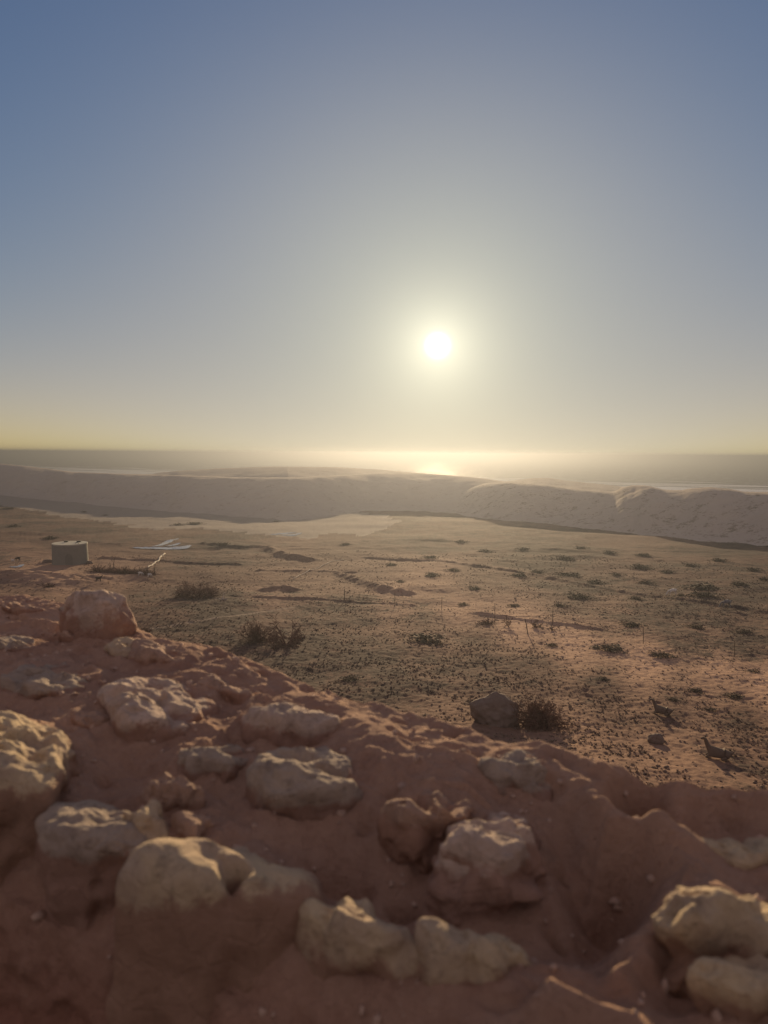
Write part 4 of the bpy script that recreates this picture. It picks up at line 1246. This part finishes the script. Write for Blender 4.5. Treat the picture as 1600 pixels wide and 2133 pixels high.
_by = {}
for a in SHR: _by.setdefault(shrub_label(*a), []).append(a)
_ord = ['leftmost', 'second from left', 'third from left', 'fourth from left', 'fifth from left', 'sixth from left', 'seventh from left', 'eighth from left']
ALL = []
for lb, lst in _by.items():
    lst.sort()
    for k_, a in enumerate(lst): ALL.append((a, (lb if len(lst) == 1 else lb + ', ' + _ord[k_],)))
ALL += list(special.items())
for i, ((px, py, w), lab) in enumerate(ALL):
    p = gpt(px, py); q = mpp(p); Wm = w * q / 2
    o = bpy.data.objects.new('low_shrub', SM[i % 5]); C.objects.link(o)
    o.location = (p[0], p[1], p[2] + .02); o.rotation_euler = (0, 0, random.uniform(0, 6.28))
    o.scale = (Wm, Wm * random.uniform(.7, 1), min(Wm * .36, .62))
    tag(o, lab[0], 'shrub', 'low dark shrubs dotted over the plain')


# ------------------------------------------------------------------ ground cover
def tufts():
    r = np.random.RandomState(5)
    n = 68000
    R_ = np.exp(r.uniform(math.log(24), math.log(135), n)); T = np.radians(r.uniform(-34, 34, n))
    X = R_ * np.sin(T); Y = R_ * np.cos(T); Z = G(X, Y, True)
    P = np.stack([X, Y, Z], -1); v, b = masks(P)
    cl = fbm(X / 3.2, Y / 3.2, 3.3, 3) + .55 * fbm(X / 14, Y / 14, 6., 2)
    px, py = proj(P)
    keep = (r.uniform(0, 1, n) < np.clip((v - .12) * 1.1 * (1 + cl * 3.4), 0.008, 1)) & (px > -150) & (px < 1750)
    P = P[keep]; v = v[keep]; R_ = R_[keep]; n = len(P)
    K = 9
    size = (r.uniform(.4, 1.2, n)**1.7 * .066 * (1 + R_ / 140))
    th = r.uniform(0, 2 * np.pi, (n, K)); lean = r.uniform(.5, 1.5, (n, K))
    hgt = size[:, None] * r.uniform(.35, .85, (n, K))
    tip = np.stack([np.cos(th) * lean * size[:, None], np.sin(th) * lean * size[:, None], hgt], -1)
    bw_2 = size[:, None] * .38
    b1 = np.stack([np.cos(th + 1.57) * bw_2 + np.cos(th) * size[:, None] * .15, np.sin(th + 1.57) * bw_2 + np.sin(th) * size[:, None] * .15, -.03 + 0 * hgt], -1)
    b2 = np.stack([-np.cos(th + 1.57) * bw_2 + np.cos(th) * size[:, None] * .15, -np.sin(th + 1.57) * bw_2 + np.sin(th) * size[:, None] * .15, -.03 + 0 * hgt], -1)
    V = np.stack([b1, b2, tip], 2) + P[:, None, None, :]
    V = V.reshape(-1, 3)
    o = mesh('scrub_tufts', V, np.arange(len(V)).reshape(-1, 3), MAT['tuft'], False)
    tag(o, 'dry brown scrub tufts covering the plain below the wall', 'ground cover', kind='stuff')
    print('tufts', n)


tufts()


def pebbles():
    r = np.random.RandomState(9); n = 5000
    R_ = np.exp(r.uniform(math.log(24), math.log(110), n)); T = np.radians(r.uniform(-34, 34, n))
    X = R_ * np.sin(T); Y = R_ * np.cos(T); Z = G(X, Y, True)
    b = np.array([(1, 0, 0), (0, 1, 0), (-1, 0, 0), (0, -1, 0), (0, 0, .8), (0, 0, -.5)], float)
    f = np.array([(0, 1, 4), (1, 2, 4), (2, 3, 4), (3, 0, 4), (1, 0, 5), (2, 1, 5), (3, 2, 5), (0, 3, 5)])
    s_ = r.uniform(.03, .09, n)
    V = b[None] * s_[:, None, None] * r.uniform(.6, 1.3, (n, 6, 1)) + np.stack([X, Y, Z + .01], -1)[:, None]
    Fc = f[None] + (np.arange(n) * 6)[:, None, None]
    o = mesh('pebbles', V.reshape(-1, 3), Fc.reshape(-1, 3), MAT['rock'], False)
    tag(o, 'small loose stones strewn over the plain', 'ground cover', kind='stuff')


pebbles()

# ------------------------------------------------------------------ haze
HZ = 13500
hv = [(x, y, z) for z in (-34.5, 3.0) for x, y in ((-HZ, -HZ), (HZ, -HZ), (HZ, HZ), (-HZ, HZ))]
mh = bpy.data.materials.new('haze_air'); mh.use_nodes = True
th_ = mh.node_tree; th_.nodes.clear()
pv = N(th_, 'ShaderNodeVolumePrincipled'); pv.inputs['Density'].default_value = 0.00125
pv.inputs['Color'].default_value = (.130, .143, .162, 1); pv.inputs['Anisotropy'].default_value = .74
oo = N(th_, 'ShaderNodeOutputMaterial'); L(th_, pv.outputs[0], oo.inputs['Volume'])
hz = mesh('haze', hv, [(3, 2, 1, 0), (4, 5, 6, 7), (0, 1, 5, 4), (1, 2, 6, 5), (2, 3, 7, 6), (3, 0, 4, 7)], mh, False)
tag(hz, kind='stuff')
hz['label'] = 'warm dusty sea haze over the plain'
